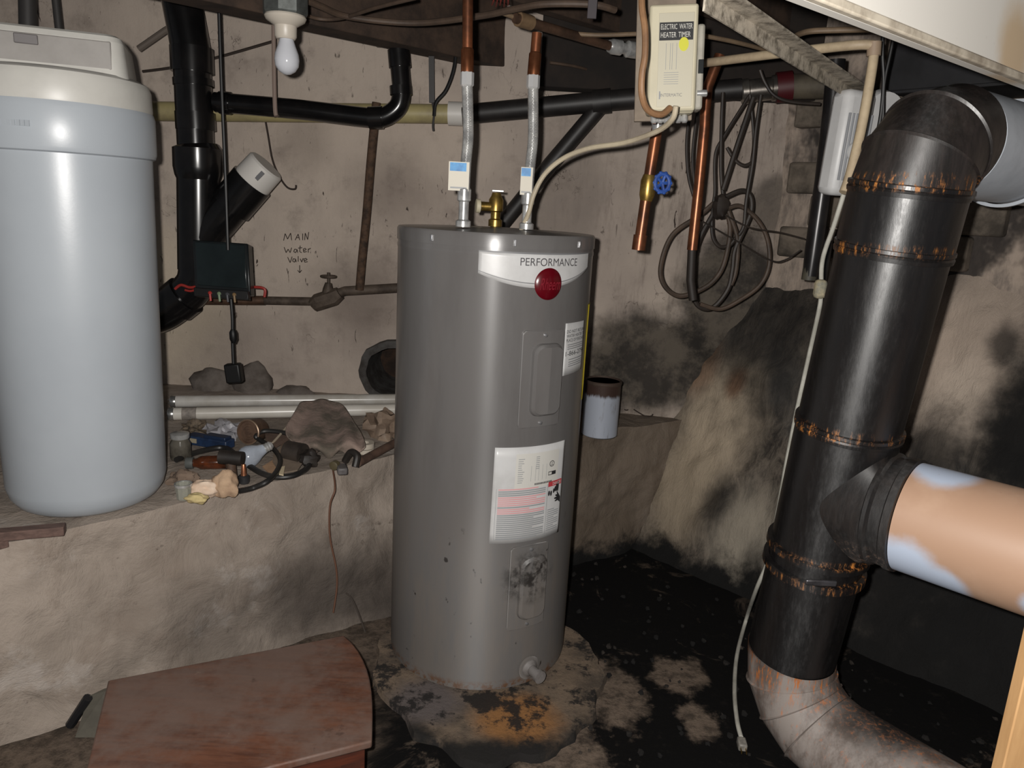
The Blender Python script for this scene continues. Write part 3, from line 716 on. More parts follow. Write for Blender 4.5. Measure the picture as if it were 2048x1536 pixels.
def rust_elbow():
    t = NT('rust_elbow'); n1 = t.noise(6, 6, .72, t.scaled((2, 2, .8))); n2 = t.noise(34, 6, .75, t.scaled((2.6, 2.6, .5))); n3 = t.noise(9, 5, .7)
    col = t.mix(t.ramp(n1, .4, .66), lin((150, 141, 135)), lin((104, 92, 85)))
    col = t.mix(t.ramp(n2, .56, .74, 0, .8), col, lin((196, 116, 62)))
    y = t.dot((.6, -.8, 0)); e0 = low0.x*.6-low0.y*.8
    col = t.mix(t.math('MULTIPLY', t.blob(tuple(az(1780, 1400, .24)), .12, .4, 9), .95), col, t.mix(t.ramp(n2, .45, .65), lin((28, 26, 26)), lin((66, 58, 54))))
    col = t.mix(t.math('MULTIPLY', t.blob(tuple(az(1722, 1358, .27)), .035, .5, 16), .95), col, lin((190, 134, 44)))
    col = t.mix(t.ramp(n3, .58, .7, 0, .6), col, lin((60, 50, 46)))
    zz_ = t.axis(2); col = t.mix(t.math('MULTIPLY', t.ramp(zz_, low0.z-.1, low0.z-.02), t.ramp(n2, .5, .62)), col, lin((190, 112, 52)))
    col = t.mix(t.math('MULTIPLY', t.blob(tuple(az(1700, 1510, .2)), .05, .5, 14, (1, 1, .4)), .8), col, lin((198, 124, 70)))
    z = t.axis(2); col = t.mix(t.ramp(t.math('ADD', z, t.math('MULTIPLY', n2, .05)), low0.z-.0, low0.z+.06, 0, 1), col, lin((24, 22, 22)))
    return t.out(col, .55, 0, t.bump(n2, .12, .003))
RE = rust_elbow()
l_end, l_d = gores(low0, FD, V((.60, -.80, 0)), .16, 4, 'elbow_gore', RE, flue, R-.004)
MB().tube([l_end, l_end+l_d*.9], R-.004, 64).build('floor_run', RE, flue)
# galvanised duct leaving the upper elbow
galv = mat('galvanised_grey', (186, 192, 200), (166, 172, 180), .42, .1, ns=9)
gd = thing('round_duct', 'grey galvanised round duct running on from the top flue elbow', 'duct', e_end)
MB().tube([e_end+ED*.012, e_end+ED*.8], R-.003, 64).build('duct_pipe', galv, gd)
for k in (.3, .7): MB().lathe([(R, -.008), (R+.007, -.005), (R+.007, .005), (R, .008)], e_end+ED*k, ED, 64, False).build('duct_bead', galv, gd)
# branch pipe leaving the tee
def branch_mat():
    t = NT('branch_paint'); n1 = t.noise(4, 5, .6); n2 = t.noise(30, 5, .7)
    col = t.mix(t.ramp(n1, .3, .6), lin((196, 164, 140)), lin((178, 144, 120)))
    for c, r in ((TB+TD*.20+V((-.06, -.06, -.06)), .06), (TB+TD*.27+V((-.05, -.05, -.085)), .05), (TB+TD*.22+V((0, 0, .12)), .06), (TB+TD*.45+V((-.07, -.07, -.06)), .04)):
        col = t.mix(t.blob(tuple(c), r, .35, 9, soft=.3), col, lin((190, 202, 222)))
    col = t.mix(t.ramp(n2, .68, .76, 0, .6), col, lin((150, 110, 88)))
    return t.out(col, .5, 0, t.bump(n2, .08, .002))
br = thing('branch_duct', 'tan and white flaking round duct joined to the flue tee', 'duct', TB+TD*.2)
MB().tube([TB+TD*.171, TB+TD*.9], BRR, 64).build('duct_pipe', branch_mat(), br)
MB().lathe([(BRR, -.006), (BRR+.006, -.003), (BRR+.006, .003), (BRR, .006)], TB+TD*.62, TD, 64, False).build('duct_bead', MATS.get('x') or branch_mat(), br)

# ================================================================== PIPES ON THE BACK WALL
def pipe(pts, r, name, m, parent, n=20, smooth_n=0):
    return MB().tube(catmull(pts, smooth_n) if smooth_n else pts, r, n).build(name, m, parent)
abs_ = mat('abs_black', (16, 16, 17), (26, 24, 24), .22, ns=10)
def py_(l, Y): return [ay(x, y, Y) for x, y in l]
YS = 2.72
ds = thing('drain_stack', 'thick black plastic drain stack with angled white-capped cleanout on the wall', 'drain pipe', ay(395, 560, YS))
pipe(py_([(352, -60), (366, 15), (383, 105)], YS), .064, 'upper_pipe', abs_, ds, 28, 8)
p = py_([(383, 95), (385, 145)], YS); MB().tube(p, .07, 28).build('hub', abs_, ds)
pipe(py_([(384, 130), (392, 300)], YS), .061, 'riser', abs_, ds, 28)
p = py_([(386, 158), (387, 172)], YS); MB().tube(p, .066, 28).build('hub', abs_, ds)
p = py_([(390, 225), (392, 260)], YS); MB().tube(p, .066, 28).build('hub', abs_, ds)
MB().tube(py_([(394, 290), (395, 297), (396, 335), (397, 350), (398, 362)], YS), [.07, .082, .082, .078, .07], 28).build('hub', abs_, ds)
pipe(py_([(397, 350), (398, 540)], YS), .072, 'wye_body', abs_, ds, 28)
pipe(py_([(394, 500), (430, 450), (474, 398)], YS), [.066, .066, .066], 'wye_arm', abs_, ds, 28)
MB().tube(py_([(462, 412), (505, 362)], YS-.005), .074, 28).build('arm_hub', abs_, ds)
cp = py_([(503, 364), (534, 330)], YS-.01)
cl = MB().tube([cp[0], cp[0].lerp(cp[1], .1), cp[0].lerp(cp[1], .92), cp[1]], [.066, .068, .066, .06], 28).build('cleanout_cap', mat('pvc_white', (212, 208, 202), None, .45), ds)
MB().box(cp[0].lerp(cp[1], .55)+V((.02, -.063, -.012)), (.014, .004, .035), (V((.7, 0, -.7)), V((0, 1, 0)), V((.7, 0, .7)))).build('cap_print', mat('print_grey', (110, 110, 112), None, .5), cl)
pipe(py_([(398, 520), (392, 565), (360, 600), (318, 628), (250, 645)], YS), .068, 'lower_bend', abs_, ds, 28, 8)
MB().tube(py_([(372, 590), (352, 606)], YS), .077, 28).build('hub', abs_, ds)
# horizontal black waste with elbow
hw = thing('waste_pipe', 'black plastic waste pipe sloping along the wall to a rising elbow', 'drain pipe', ay(620, 218, 2.74))
pipe(py_([(430, 204), (600, 219), (725, 234), (765, 235), (795, 215), (803, 185), (801, 150), (795, 85)], 2.74), .033, 'pipe', abs_, hw, 20, 8)
for a, b in (((801, 172), (802, 190)), ((797, 100), (800, 135)), ((738, 236), (765, 235)), ((440, 205), (462, 207))): MB().tube(py_([a, b], 2.74), .038, 20).build('hub', abs_, hw)
hb = ay(765, 78, 2.74)
MB().box(hb, (.05, .02, .05)).box(hb+V((0, 0, .05)), (.022, .018, .06)).build('pipe_clamp', mat('zinc', (110, 114, 112), (80, 82, 80), .45, .6, ns=20), hw, bevel=.004)
# yellowed pvc
yp = thing('pvc_pipe', 'yellowed plastic pipe running level across the back wall to a white coupling', 'pipe', ay(620, 225, 2.87))
pipe(py_([(150, 221), (912, 228)], 2.87), .034, 'pipe', mat('pvc_yellow', (170, 158, 112), (140, 128, 98), .5, ns=7), yp)
MB().tube(py_([(897, 227), (926, 228)], 2.87), .042, 24).build('coupling', mat('pvc_white', (212, 208, 202), None, .45), yp)
db = thing('drain_pipe', 'dark plastic drain pipe rising behind the hoses towards a chrome coupling', 'drain pipe', ay(1200, 200, 2.8))
pipe([ay(927, 229, 2.86), ay(1200, 203, 2.80), ay(1482, 178, 2.72)], .035, 'pipe', mat('drain_dark', (40, 37, 36), (24, 22, 22), .5, ns=8), db, 20)
MB().tube([ay(1186, 205, 2.80), ay(1222, 201, 2.79)], .042, 20).build('branch_hub', mat('drain_dark', (40, 37, 36), (24, 22, 22), .5, ns=8), db)
pipe([ay(1204, 208, 2.80), ay(1100, 330, 2.85), ay(985, 472, 2.88)], .029, 'branch', mat('drain_dark', (40, 37, 36), (24, 22, 22), .5, ns=8), db, 18)
ch = thing('chrome_coupling', 'shiny chrome coupling with dark red cap on the waste line near the ceiling', 'pipe fitting', ay(1520, 180, 2.7))
q = [ay(1483, 184, 2.71), ay(1552, 176, 2.69)]; dq = (q[1]-q[0])
crm = mat('chrome_dull', (190, 184, 176), (130, 124, 118), .25, .9, ns=14)
MB().lathe([(.038, 0), (.041, .004), (.041, .022), (.037, .026), (.037, dq.length-.016), (.042, dq.length-.012), (.042, dq.length)], q[0], dq, 28).build('sleeve', crm, ch)
MB().tube([q[1], q[1]+dq.normalized()*.05], .05, 20).build('red_cap', mat('cap_red', (70, 16, 22), None, .5), ch)
MB().tube([q[1]+dq.normalized()*.04, ay(1660, 172, 2.62)], .04, 20).build('tail_pipe', mat('tail_brown', (92, 84, 70), (60, 54, 46), .7, ns=8), ch)
# rusty conduit, straps, thin rods
rust = mat('rusty_iron', (92, 70, 54), (52, 40, 32), .85, .2, ns=40, bump=.5, bs=90)
co_ = thing('rusty_conduit', 'rough rusty iron conduit dropping from the waste pipe to the main', 'conduit', ay(720, 575, 2.83))
pipe(py_([(753, 205), (748, 255), (741, 330), (733, 430), (724, 520), (719, 580)], 2.83), .016, 'tube', rust, co_, 12, 5)
MB().tube(py_([(754, 215), (750, 245)], 2.828), .019, 12).build('strap', mat('strap_rust', (130, 84, 50), (80, 54, 38), .8, .3, ns=30), co_)
tag(MB().tube(catmull(py_([(546, 0), (547, 40), (548, 130), (550, 215), (553, 233)], 2.68), 5), [.0075]*20+[.011], 8).build('hanger_rod', mat('rod_pink', (140, 122, 112), None, .7)), 'thin pale metal rod hanging behind the light bulb to the yellowed pipe', 'rod')
sp = thing('pipe_strap', 'flat dark hanging strap tied to the yellowed pipe by the white coupling', 'strap', ay(866, 200, 2.82))
MB().prism(py_([(857, 90), (868, 90), (869, 205), (858, 205)], 2.82), (0, .004, 0)).build('strap_band', mat('strap_dark', (58, 56, 55), None, .6), sp)
pipe(py_([(864, 200), (868, 225), (866, 250), (867, 262)], 2.83), .004, 'strap_tail', mat('strap_dark', (58, 56, 55), None, .6), sp, 8, 4)
tag(MB().tube(catmull(py_([(912, 100), (907, 140), (892, 180), (872, 205), (868, 232)], 2.815), 6), .0065, 8).build('black_wire', mat('wire_black', (14, 14, 15), None, .5)), 'curved black wire looping from the joist to the pipe strap', 'wire')
tag(MB().tube(catmull(py_([(526, 215), (536, 270), (545, 320), (560, 355), (575, 375), (590, 378), (592, 370)], 2.905), 5), .0035, 6).build('dangling_wire', mat('wire_brown', (52, 42, 36), None, .8)), 'thin brown wire dangling beside the white cleanout cap', 'wire')
tag(MB().tube(py_([(278, 98), (330, 62), (392, 25)], 2.85), .012, 10).build('brace_rod', mat('rod_grey', (104, 94, 86), None, .7)), 'grey rod slanting up past the drain stack to the joists', 'rod')
tag(MB().tube(catmull(py_([(285, 143), (350, 134), (430, 116), (545, 83)], 2.91), 5), .005, 6).build('wall_wire', mat('wire_brown', (52, 42, 36), None, .8)), 'dusty wire tacked diagonally across the wall behind the drain stack', 'wire')
for i, (x0, x1, rr_) in enumerate(((54, 56, .026), (107, 118, .012))):
    tag(MB().tube(py_([(x0, -40), (x1, 60)], 2.6), rr_, 12).build('hanging_pipe', mat('strap_dark', (58, 56, 55), None, .6)), ('short thick dark pipe dropping behind the brine tank lid', 'slim black pipe dropping behind the brine tank lid')[i], 'pipe')
# main water pipe and valve
mp = thing('main_water_pipe', 'dull iron main water pipe with gate valve under the handwritten words', 'water pipe', ay(640, 600, 2.85))
pipe(py_([(330, 600), (530, 601)], 2.85), .018, 'copper_run', mat('copper_dull', (110, 84, 68), (74, 58, 48), .5, .5, ns=12), mp)
irm = mat('iron_dull', (96, 84, 74), (64, 54, 46), .7, .3, ns=20, bump=.3)
pipe(py_([(525, 601), (640, 603)], 2.85), .016, 'iron_run', irm, mp)
pipe(py_([(662, 592), (690, 582), (860, 572)], 2.85), .018, 'outlet_run', irm, mp)
vb = MB().tube(py_([(626, 612), (636, 604), (668, 594), (680, 586)], 2.845), [.026, .034, .034, .026], 10)
vb.tube(py_([(655, 598), (656, 578), (657, 566)], 2.845), [.026, .02, .013], 12)
vbo = vb.build('valve_body', irm, mp, smooth=20)
pipe(py_([(657, 572), (657, 545)], 2.845), .006, 'stem', irm, mp, 8)
hc_ = ay(657, 553, 2.845)
hwm = MB(); hwm.tube([hc_+V((.027*math.cos(k*.3307), .027*math.sin(k*.3307), 0)) for k in range(19)], .005, 8, closed=True)
for k in range(4): hwm.tube([hc_, hc_+V((.027*math.cos(k*1.571), .027*math.sin(k*1.571), 0))], .004, 6)
hwm.build('handwheel', irm, mp)
# control box with wires, cord and adapter
cbx = thing('control_box', 'black plastic control box with red wires mounted on the drain stack', 'control box', ay(446, 540, 2.6))
bx = V((.995, .05, -.02)).normalized(); bz = V((-.09, .18, .97)).normalized(); by = bz.cross(bx).normalized()
cc = ay(448, 537, 2.57)
blk2 = mat('box_black', (20, 24, 26), (30, 34, 36), .28, ns=6)
MB().box(cc, (.185, .05, .175), (bx, by, bz)).build('housing', blk2, cbx, bevel=.004)
MB().box(cc-by*.027+bz*.008, (.165, .006, .145), (bx, by, bz)).build('face_plate', mat('box_face', (34, 42, 44), (26, 32, 34), .2, ns=5), cbx, bevel=.002)
MB().box(cc-by*.03-bz*.089, (.18, .03, .03), (bx, by, bz)).build('terminal_strip', mat('box_strip', (12, 11, 12), None, .4), cbx, bevel=.002)
for i, (dx, c) in enumerate(((-.035, (170, 50, 46)), (-.005, (120, 140, 110)), (.022, (70, 70, 74)), (.045, (130, 104, 70)))):
    MB().lathe([(.006, 0), (.006, .006), (.002, .009)], cc-by*.045-bz*.089+bx*dx, -by, 10).build('terminal', mat('led%d' % i, c, None, .4), cbx)
    pipe([cc-by*.05-bz*.092+bx*dx, cc-by*.045-bz*.115+bx*dx], .004, 'terminal_lead', mat('led%d' % i, c, None, .4), cbx, 8)
rw = mat('wire_red', (150, 44, 38), None, .5)
pipe(py_([(506, 574), (522, 575), (530, 580), (529, 594)], 2.6), .005, 'red_wire', rw, cbx, 8, 6)
pipe(py_([(397, 572), (380, 575), (362, 570), (350, 578)], 2.6), .005, 'red_wire', rw, cbx, 8, 6)
pipe(py_([(396, 577), (382, 582), (370, 580)], 2.6), .004, 'red_wire', rw, cbx, 8, 6)
wbk = mat('wire_black', (14, 14, 15), None, .5)
tag(MB().tube(catmull(py_([(436, -40), (440, 80), (444, 190), (450, 330), (456, 500)], 2.53), 8), .006, 8).build('feed_cord', wbk), 'long black cord hanging in front of the drain stack to the control box', 'cord')
pa = thing('power_adapter', 'black plug-in adapter dangling on its cord below the control box', 'adapter', ay(469, 748, 2.62))
pipe(py_([(462, 598), (465, 640), (465, 680), (467, 728)], 2.54), .006, 'cord', wbk, pa, 8, 6)
MB().tube(py_([(466, 658), (466, 665), (467, 678), (467, 686)], 2.54), [.007, .013, .013, .007], 10).build('cord_joint', wbk, pa)
ac = ay(468, 746, 2.54)
MB().box(ac, (.055, .035, .068), (V((.99, 0, .12)), V((0, 1, 0)), V((-.12, 0, .99)))).build('adapter_block', wbk, pa, bevel=.006)

# ================================================================== CEILING SERVICES
ZJ = 1.785
def pz(l, z=ZJ): return [az(x, y, z) for x, y in l]
lf_ = thing('light_fixture', 'bare white light bulb in a porcelain socket under a grey ceiling box', 'light fixture', ay(573, 60, 1.98))
c0 = ay(571, 42, 1.98)
MB().lathe([(.052, 0), (.055, .004), (.055, .085), (.05, .09)], c0+V((0, 0, .012)), n=8).build('junction_box', mat('zinc', (110, 114, 112), (80, 82, 80), .45, .6, ns=20), lf_, smooth=20)
MB().lathe([(.022, -.042), (.026, -.036), (.027, -.012), (.046, 0), (.05, .008), (.048, .012)], c0, n=28).build('socket', mat('porcelain', (186, 178, 166), None, .4), lf_)
bb = ay(573, 70, 1.98)
MB().lathe([(.0135, 0), (.0135, .004), (.016, -.012), (.022, -.03), (.0285, -.048), (.030, -.062), (.028, -.076), (.02, -.088), (.009, -.0945), (.0, -.096)][::1], bb+V((0, 0, .004)), n=28, cap=False).build('bulb', mat('bulb_glass', (190, 192, 198), None, .12), lf_)
nm_tan = mat('cable_tan', (128, 108, 86), (100, 84, 68), .6, ns=10)
nm_dk = mat('cable_brown', (84, 68, 56), (62, 50, 42), .65, ns=10)
cab = [
 ([(590, -10), (640, 12), (700, 34), (830, 46), (960, 32), (1030, 18), (1090, 8), (1185, 9), (1230, 20)], .0085, nm_dk, 'thick brown cable sagging under the joists behind the copper water line'),
 ([(600, 26), (640, 38), (685, 36), (750, 16), (830, -4)], .005, nm_dk, 'thin brown cable stapled to the joist beside the bulb fixture'),
 ([(1005, 26), (1050, 42), (1115, 62), (1190, 70), (1292, 67)], .006, nm_tan, 'tan cable running below the joists to the heater timer'),
 ([(1410, 72), (1470, 84), (1545, 103)], .006, nm_tan, 'short tan cable between the heater timer and the steel strip'),
 ([(1578, 80), (1612, 64), (1680, 60), (1770, 58)], .0075, nm_tan, 'tan cable bending from the steel strip to the white duct'),
 ([(1100, 125), (1160, 135), (1230, 158), (1290, 172)], .005, nm_dk, 'dark cable slanting across the joist shadow behind the heater timer'),
]
for pts, r, m, l in cab:
    tag(MB().tube(catmull(pz(pts), 8), r, 10).build('ceiling_cable', m), l, 'cable')
# copper line under the joists with chrome valve
cu = thing('copper_line', 'dull copper pipe under the joists ending in a chrome valve', 'pipe', az(1150, 70, ZJ-.02))
pipe(pz([(1030, 36), (1240, 98)], ZJ-.005), .013, 'pipe', mat('copper_dull', (110, 84, 68), (74, 58, 48), .5, .5, ns=12), cu, 14)
MB().tube(pz([(1036, 38), (1062, 46)], ZJ-.005), .019, 14).build('tee_fitting', mat('fitting_tan', (134, 110, 84), (100, 80, 60), .5, .3, ns=20), cu)
q = pz([(1218, 92), (1290, 104)], ZJ-.005); d = (q[1]-q[0])
MB().lathe([(.017, 0), (.022, .01), (.022, .04), (.016, .045), (.016, .06), (.024, .065), (.024, .1), (.018, .105)], q[0], d, 16).build('valve', steel, cu)
# red wire ends
rwt = thing('wire_splice', 'tuft of red wire ends poking out between the joists', 'wire', az(1000, 6, ZJ))
for k in range(5): pipe([az(990+5*k, -20, ZJ+.02), az(988+7*k, -2, ZJ-.005), az(984+8*k, 10+3*(k % 2), ZJ-.01)], .002, 'wire_end', mat('wire_redbrown', (110, 44, 36), None, .6), rwt, 6, 4)
tag(MB().box(az(1185, 10, ZJ-.012), (.022, .006, .06)).build('hanger_strap', mat('strap_violet', (52, 46, 50), None, .6), bevel=.001), 'short dark strap stapled over the cables under the joists', 'strap')
# steel angle strip
s0, s1_ = az(1434, -20, 1.665), az(1748, 195, 1.665); sd = (s1_-s0).normalized(); sx = V((-sd.y, sd.x, 0))
ang = MB().box((s0+s1_)/2, ((s1_-s0).length, .04, .004), (sd, sx, V((0, 0, 1))))
ang.box((s0+s1_)/2+sx*.02+V((0, 0, -.015)), ((s1_-s0).length, .004, .03), (sd, sx, V((0, 0, 1))))
t = NT('angle_steel'); n_ = t.noise(30, 6, .75)
tag(ang.build('steel_strip', t.out(t.mix(t.ramp(n_, .38, .66), lin((196, 186, 170)), lin((112, 104, 92))), .7, .1, t.bump(n_, .4, .003))), 'dirty grey steel angle strip crossing diagonally under the joists', 'steel strip')
# cream conduit bending down
ck = thing('cream_conduit', 'cream plastic tube along the ceiling that bends down beside the white fan', 'conduit', ay(1700, 340, 2.0))
ZC = 1.715; top = az(1740, 90, ZC)
pts = pz([(1395, 128), (1480, 117), (1600, 102), (1700, 91)], ZC)+[top]+[ay(1748, 98, top.y), ay(1742, 150, top.y-.01), ay(1722, 260, top.y-.03), ay(1700, 350, top.y-.05), ay(1688, 385, top.y-.06)]
pipe(pts, .0115, 'tube', mat('cream_plastic', (196, 178, 148), (150, 132, 110), .55, ns=6), ck, 12, 5)
MB().tube([ay(1749, 84, top.y), ay(1747, 112, top.y)], .016, 12).build('elbow_sleeve', mat('cream_dirty', (150, 130, 110), None, .6), ck)
# black wires beside the duct
for i, l in enumerate(([(1766, 40), (1765, 110), (1767, 165), (1760, 240), (1745, 300), (1738, 360)], [(1792, 50), (1780, 110), (1768, 170), (1765, 240), (1757, 300), (1752, 365)])):
    tag(MB().tube(catmull(py_(l, 2.02), 6), .0048, 8).build('hanging_wire', wbk), ('black wire dropping straight from the white duct past the fan', 'black wire slanting from the white duct to the flue elbow')[i], 'wire')
# white duct overhead
ZD = 1.69
d0, d1 = az(1615, 0, ZD), az(2048, 168, ZD); dd = (d1-d0).normalized(); dn = V((dd.y, -dd.x, 0))
ZW = 1.57; w0, w1 = az(1615, 0, ZW), az(2048, 168, ZW)
wd_ = thing('white_duct', 'bright white painted duct side overhead with a tan stain', 'duct', d0.lerp(d1, .5))
t = NT('duct_white'); n_ = t.noise(3, 4, .6)
c = t.mix(t.blob(tuple(apl(2030, 100, w0, dn)), .07, .5, 7), lin((232, 228, 220)), lin((214, 190, 158)))
t2 = t.out(t.mix(t.ramp(t.noise(25, 5, .7), .64, .74, 0, .4), c, lin((150, 140, 128))), .5, 0)
MB().box((w0+w1)/2-dn*.012+dd*.1+V((0, 0, .28)), (2.2, .024, .56), (dd, dn, V((0, 0, 1)))).build('duct_side', t2, wd_, bevel=.004)
MB().box((w0+w1)/2+dd*.1+dn*.004+V((0, 0, .006)), (2.2, .014, .014), (dd, dn, V((0, 0, 1)))).build('duct_flange', mat('flange_cream', (206, 196, 178), (150, 138, 122), .6, ns=14), wd_, bevel=.003)
pl0 = az(1768, 182, ZD+.012); al = (pl0-d0).dot(dd); pw = -(pl0-d0).dot(dn)
dp = thing('dark_plenum', 'dark grey sheet-metal plenum behind the white duct above the flue elbow', 'duct', d0+dd*(al+.5)-dn*pw*.5)
dgm = mat('plenum_dark', (44, 44, 47), (30, 30, 32), .6, .2, ns=5)
MB().box(d0+dd*(al+.45)-dn*(pw/2+.01)+V((0, 0, .21)), (.9, pw-.02, .40), (dd, dn, V((0, 0, 1)))).build('plenum_box', dgm, dp, bevel=.003)
for k in range(3): MB().box(d0+dd*(al+.02+.4*k)-dn*(pw/2+.01)+V((0, 0, .008)), (.03, pw-.02, .012), (dd, dn, V((0, 0, 1)))).build('drive_cleat', dgm, dp, bevel=.002)
# heater timer
tc = ad(1343, 122, 1.72)
tx_ = V((.97, -.10, .06)).normalized(); tz_ = V((.115, .02, 1)); tz_ = (tz_-tx_*tz_.dot(tx_)).normalized(); ty_ = tz_.cross(tx_).normalized()
TA = (tx_, ty_, tz_)
cream = mat('timer_beige', (206, 198, 172), (190, 182, 158), .45, ns=4)
tm_ = thing('heater_timer', 'beige electric water heater timer box with black printed label, hung under the joists', 'timer', tc)
MB().box(tc+ty_*.05+tz_*.078-tx_*.012, (.135, .016, .405), TA).build('mounting_board', mat('board_grey', (146, 132, 116), (118, 106, 94), .8, ns=9), tm_, bevel=.002)
MB().box(tc+ty_*.012-tz_*.004, (.108, .06, .225), TA).build('case', cream, tm_, bevel=.008)
cov = MB().box(tc-ty_*.022, (.108, .016, .228), TA).build('cover', cream, tm_, bevel=.006)
pf = lambda u, v: tc+tx_*(-.033+.078*u)+tz_*(.095-.20*v)-ty_*.0315
MB().box(tc-ty_*.0302+tx_*.006-tz_*.005, (.078, .0015, .2), TA).build('front_plate', mat('timer_plate', (192, 186, 166), None, .45), cov, bevel=.0006)
lab = MB(); lab.grid(lambda a, b: pf(.02+.96*a, .10+.19*b)-ty_*.0003, 2, 2); lo_ = lab.build('black_label', mat('print_black', (36, 36, 38), None, .6), cov)
wt = mat('print_white', (206, 204, 196), None, .5)
for tx2, a, b in (('ELECTRIC', .06, .52), ('WATER', .58, .95)): text_on(lambda u, v: pf(u, v)-ty_*.0008, tx2, a, b, .12, .175).build('lettering', wt, lo_)
for tx2, a, b in (('HEATER', .06, .5), ('TIMER', .56, .9)): text_on(lambda u, v: pf(u, v)-ty_*.0008, tx2, a, b, .205, .26).build('lettering', wt, lo_)
text_on(lambda u, v: pf(u, v)-ty_*.0006, 'INTERMATIC', .10, .72, .855, .89).build('brand_lettering', mat('print_grey', (110, 110, 112), None, .5), cov)
b2 = MB(); bar_on(lambda u, v: pf(u, v)-ty_*.0006, .06, .10, .83, .915, b2)
for u_ in (.22, .34, .40, .52): bar_on(lambda u, v: pf(u, v)-ty_*.0006, u_, u_+.012, .32, .6, b2, 1)
for k in range(6): bar_on(lambda u, v: pf(u, v)-ty_*.0006, .18, .6, .63+.024*k, .635+.024*k, b2, 2)
b2.build('fine_print', mat('print_pale', (140, 142, 144), None, .5), cov)
MB().add([pf(.72, .32)-ty_*.001]+[pf(.72+.14*math.cos(k*.3927), .335+.075*math.sin(k*.3927))-ty_*.001 for k in range(16)], [(0, 1+k, 1+(k+1) % 16) for k in range(16)]).build('yellow_sticker', mat('sticker_yellow', (206, 204, 60), None, .5), cov)
MB().box(tc+ty_*.02+tx_*.064-tz_*.015, (.018, .05, .185), TA).build('side_bracket', mat('bracket_grey', (176, 172, 160), (150, 146, 136), .5, ns=9), tm_, bevel=.006)
MB().box(tc-ty_*.006+tx_*.066-tz_*.015, (.012, .006, .03), TA).build('switch_slot', blk2, tm_, bevel=.001)
MB().lathe([(.008, 0), (.008, .022), (.005, .024)], tc+tx_*.06+ty_*.0-tz_*.072, tx_, 12).build('hasp', steel, tm_)
for k in range(6): MB().lathe([(.006, 0), (.008, .004), (.008, .014), (.005, .018)], tc-tz_*.117+tx_*(-.035+.014*k)+ty_*.01, -tz_, 10).build('cable_gland', steel, tm_)
def curve_y(l):      # points given with their own depth Y
    return [ay(x, y, Y) for x, y, Y in l]
tag(MB().tube(catmull(curve_y([(1284, -20, 1.66), (1284, 15, 1.65), (1290, 60, 1.64), (1290, 110, 1.635), (1284, 150, 1.635), (1284, 190, 1.64), (1296, 220, 1.66), (1322, 229, 1.68), (1340, 216, 1.70)]), 7), .007, 10).build('timer_cable', mat('cable_copper', (156, 118, 84), (120, 90, 66), .5, ns=10)), 'brown cable curving down beside and under the heater timer', 'cable')
tag(MB().tube(catmull(curve_y([(1352, 212, 1.70), (1345, 238, 1.71), (1315, 262, 1.76), (1250, 285, 1.84), (1180, 296, 1.9), (1128, 316, 1.93), (1090, 348, 1.95), (1068, 388, 1.96), (1056, 430, 1.97), (1042, 459, 1.985)]), 7), .0062, 10).build('heater_cable', mat('cable_white', (186, 174, 150), (160, 148, 128), .5, ns=10)), 'off-white cable looping from the timer down to the heater top', 'cable')
# copper pipes right of the heater
c1 = thing('copper_stub', 'copper pipe stub with blue-handled valve hanging below the timer', 'pipe', ay(1296, 370, 2.0))
pipe(py_([(1317, 238), (1296, 370), (1280, 478)], 2.0), .0145, 'pipe', copper, c1, 16)
MB().tube(py_([(1318, 232), (1315, 262)], 2.0), .0165, 14).build('upper_sleeve', steel, c1)
MB().tube(py_([(1299, 350), (1297, 362), (1294, 390), (1292, 402)], 2.0), [.0155, .02, .02, .0155], 14).build('valve_body', brass, c1)
MB().tube(py_([(1281, 470), (1277, 500)], 2.0), .018, 16).build('end_coupling', copper, c1)
hb_ = ay(1324, 366, 1.99); bl_ = mat('wheel_blue', (46, 84, 160), (30, 56, 120), .45, ns=50)
pipe([ay(1297, 370, 2.0), hb_], .005, 'valve_stem', brass, c1, 8)
wm = MB(); wm.tube([hb_+V((.018*math.cos(k*.3142), -.006, .022*math.sin(k*.3142))) for k in range(20)], .0055, 8, closed=True)
for k in range(5): wm.tube([hb_+V((0, -.002, 0)), hb_+V((.018*math.cos(k*1.2566), -.006, .022*math.sin(k*1.2566)))], .0045, 6)
for k in range(10): wm.ball(hb_+V((.021*math.cos(k*.6283), -.006, .025*math.sin(k*.6283))), .005, 8, 5)
wm.build('blue_handwheel', bl_, c1)
c2 = thing('copper_riser', 'long copper pipe dropping behind the coiled cables to the stained bank', 'pipe', ay(1385, 500, 2.3))
pipe(py_([(1440, 110), (1415, 175), (1411, 215), (1409, 255), (1398, 370), (1384, 500)], 2.3), .0155, 'pipe', copper, c2, 16)
pipe(py_([(1384, 495), (1381, 560), (1386, 600)], 2.3), .013, 'dark_tail', mat('pipe_dark', (40, 34, 30), None, .6), c2, 12)
# black vertical pipe in front of the block wall
bp2 = thing('gas_pipe', 'slim black iron pipe dropping from the steel strip beside the white fan', 'pipe', ay(1620, 560, 2.25))
pipe(py_([(1672, 120), (1664, 220), (1648, 360), (1628, 500), (1620, 552)], 2.25), [.0255, .0255, .0255, .0255, .022], 'pipe', mat('iron_black', (26, 25, 26), (40, 38, 38), .3, .3, ns=14), bp2, 18)
MB().tube(py_([(1626, 505), (1617, 560)], 2.25), .021, 14).build('lower_sleeve', mat('sleeve_green', (78, 74, 62), (50, 48, 42), .6, ns=20), bp2)
pipe(py_([(1655, 480), (1643, 560)], 2.28), .016, 'drip_leg', mat('iron_black', (26, 25, 26)), bp2, 14)
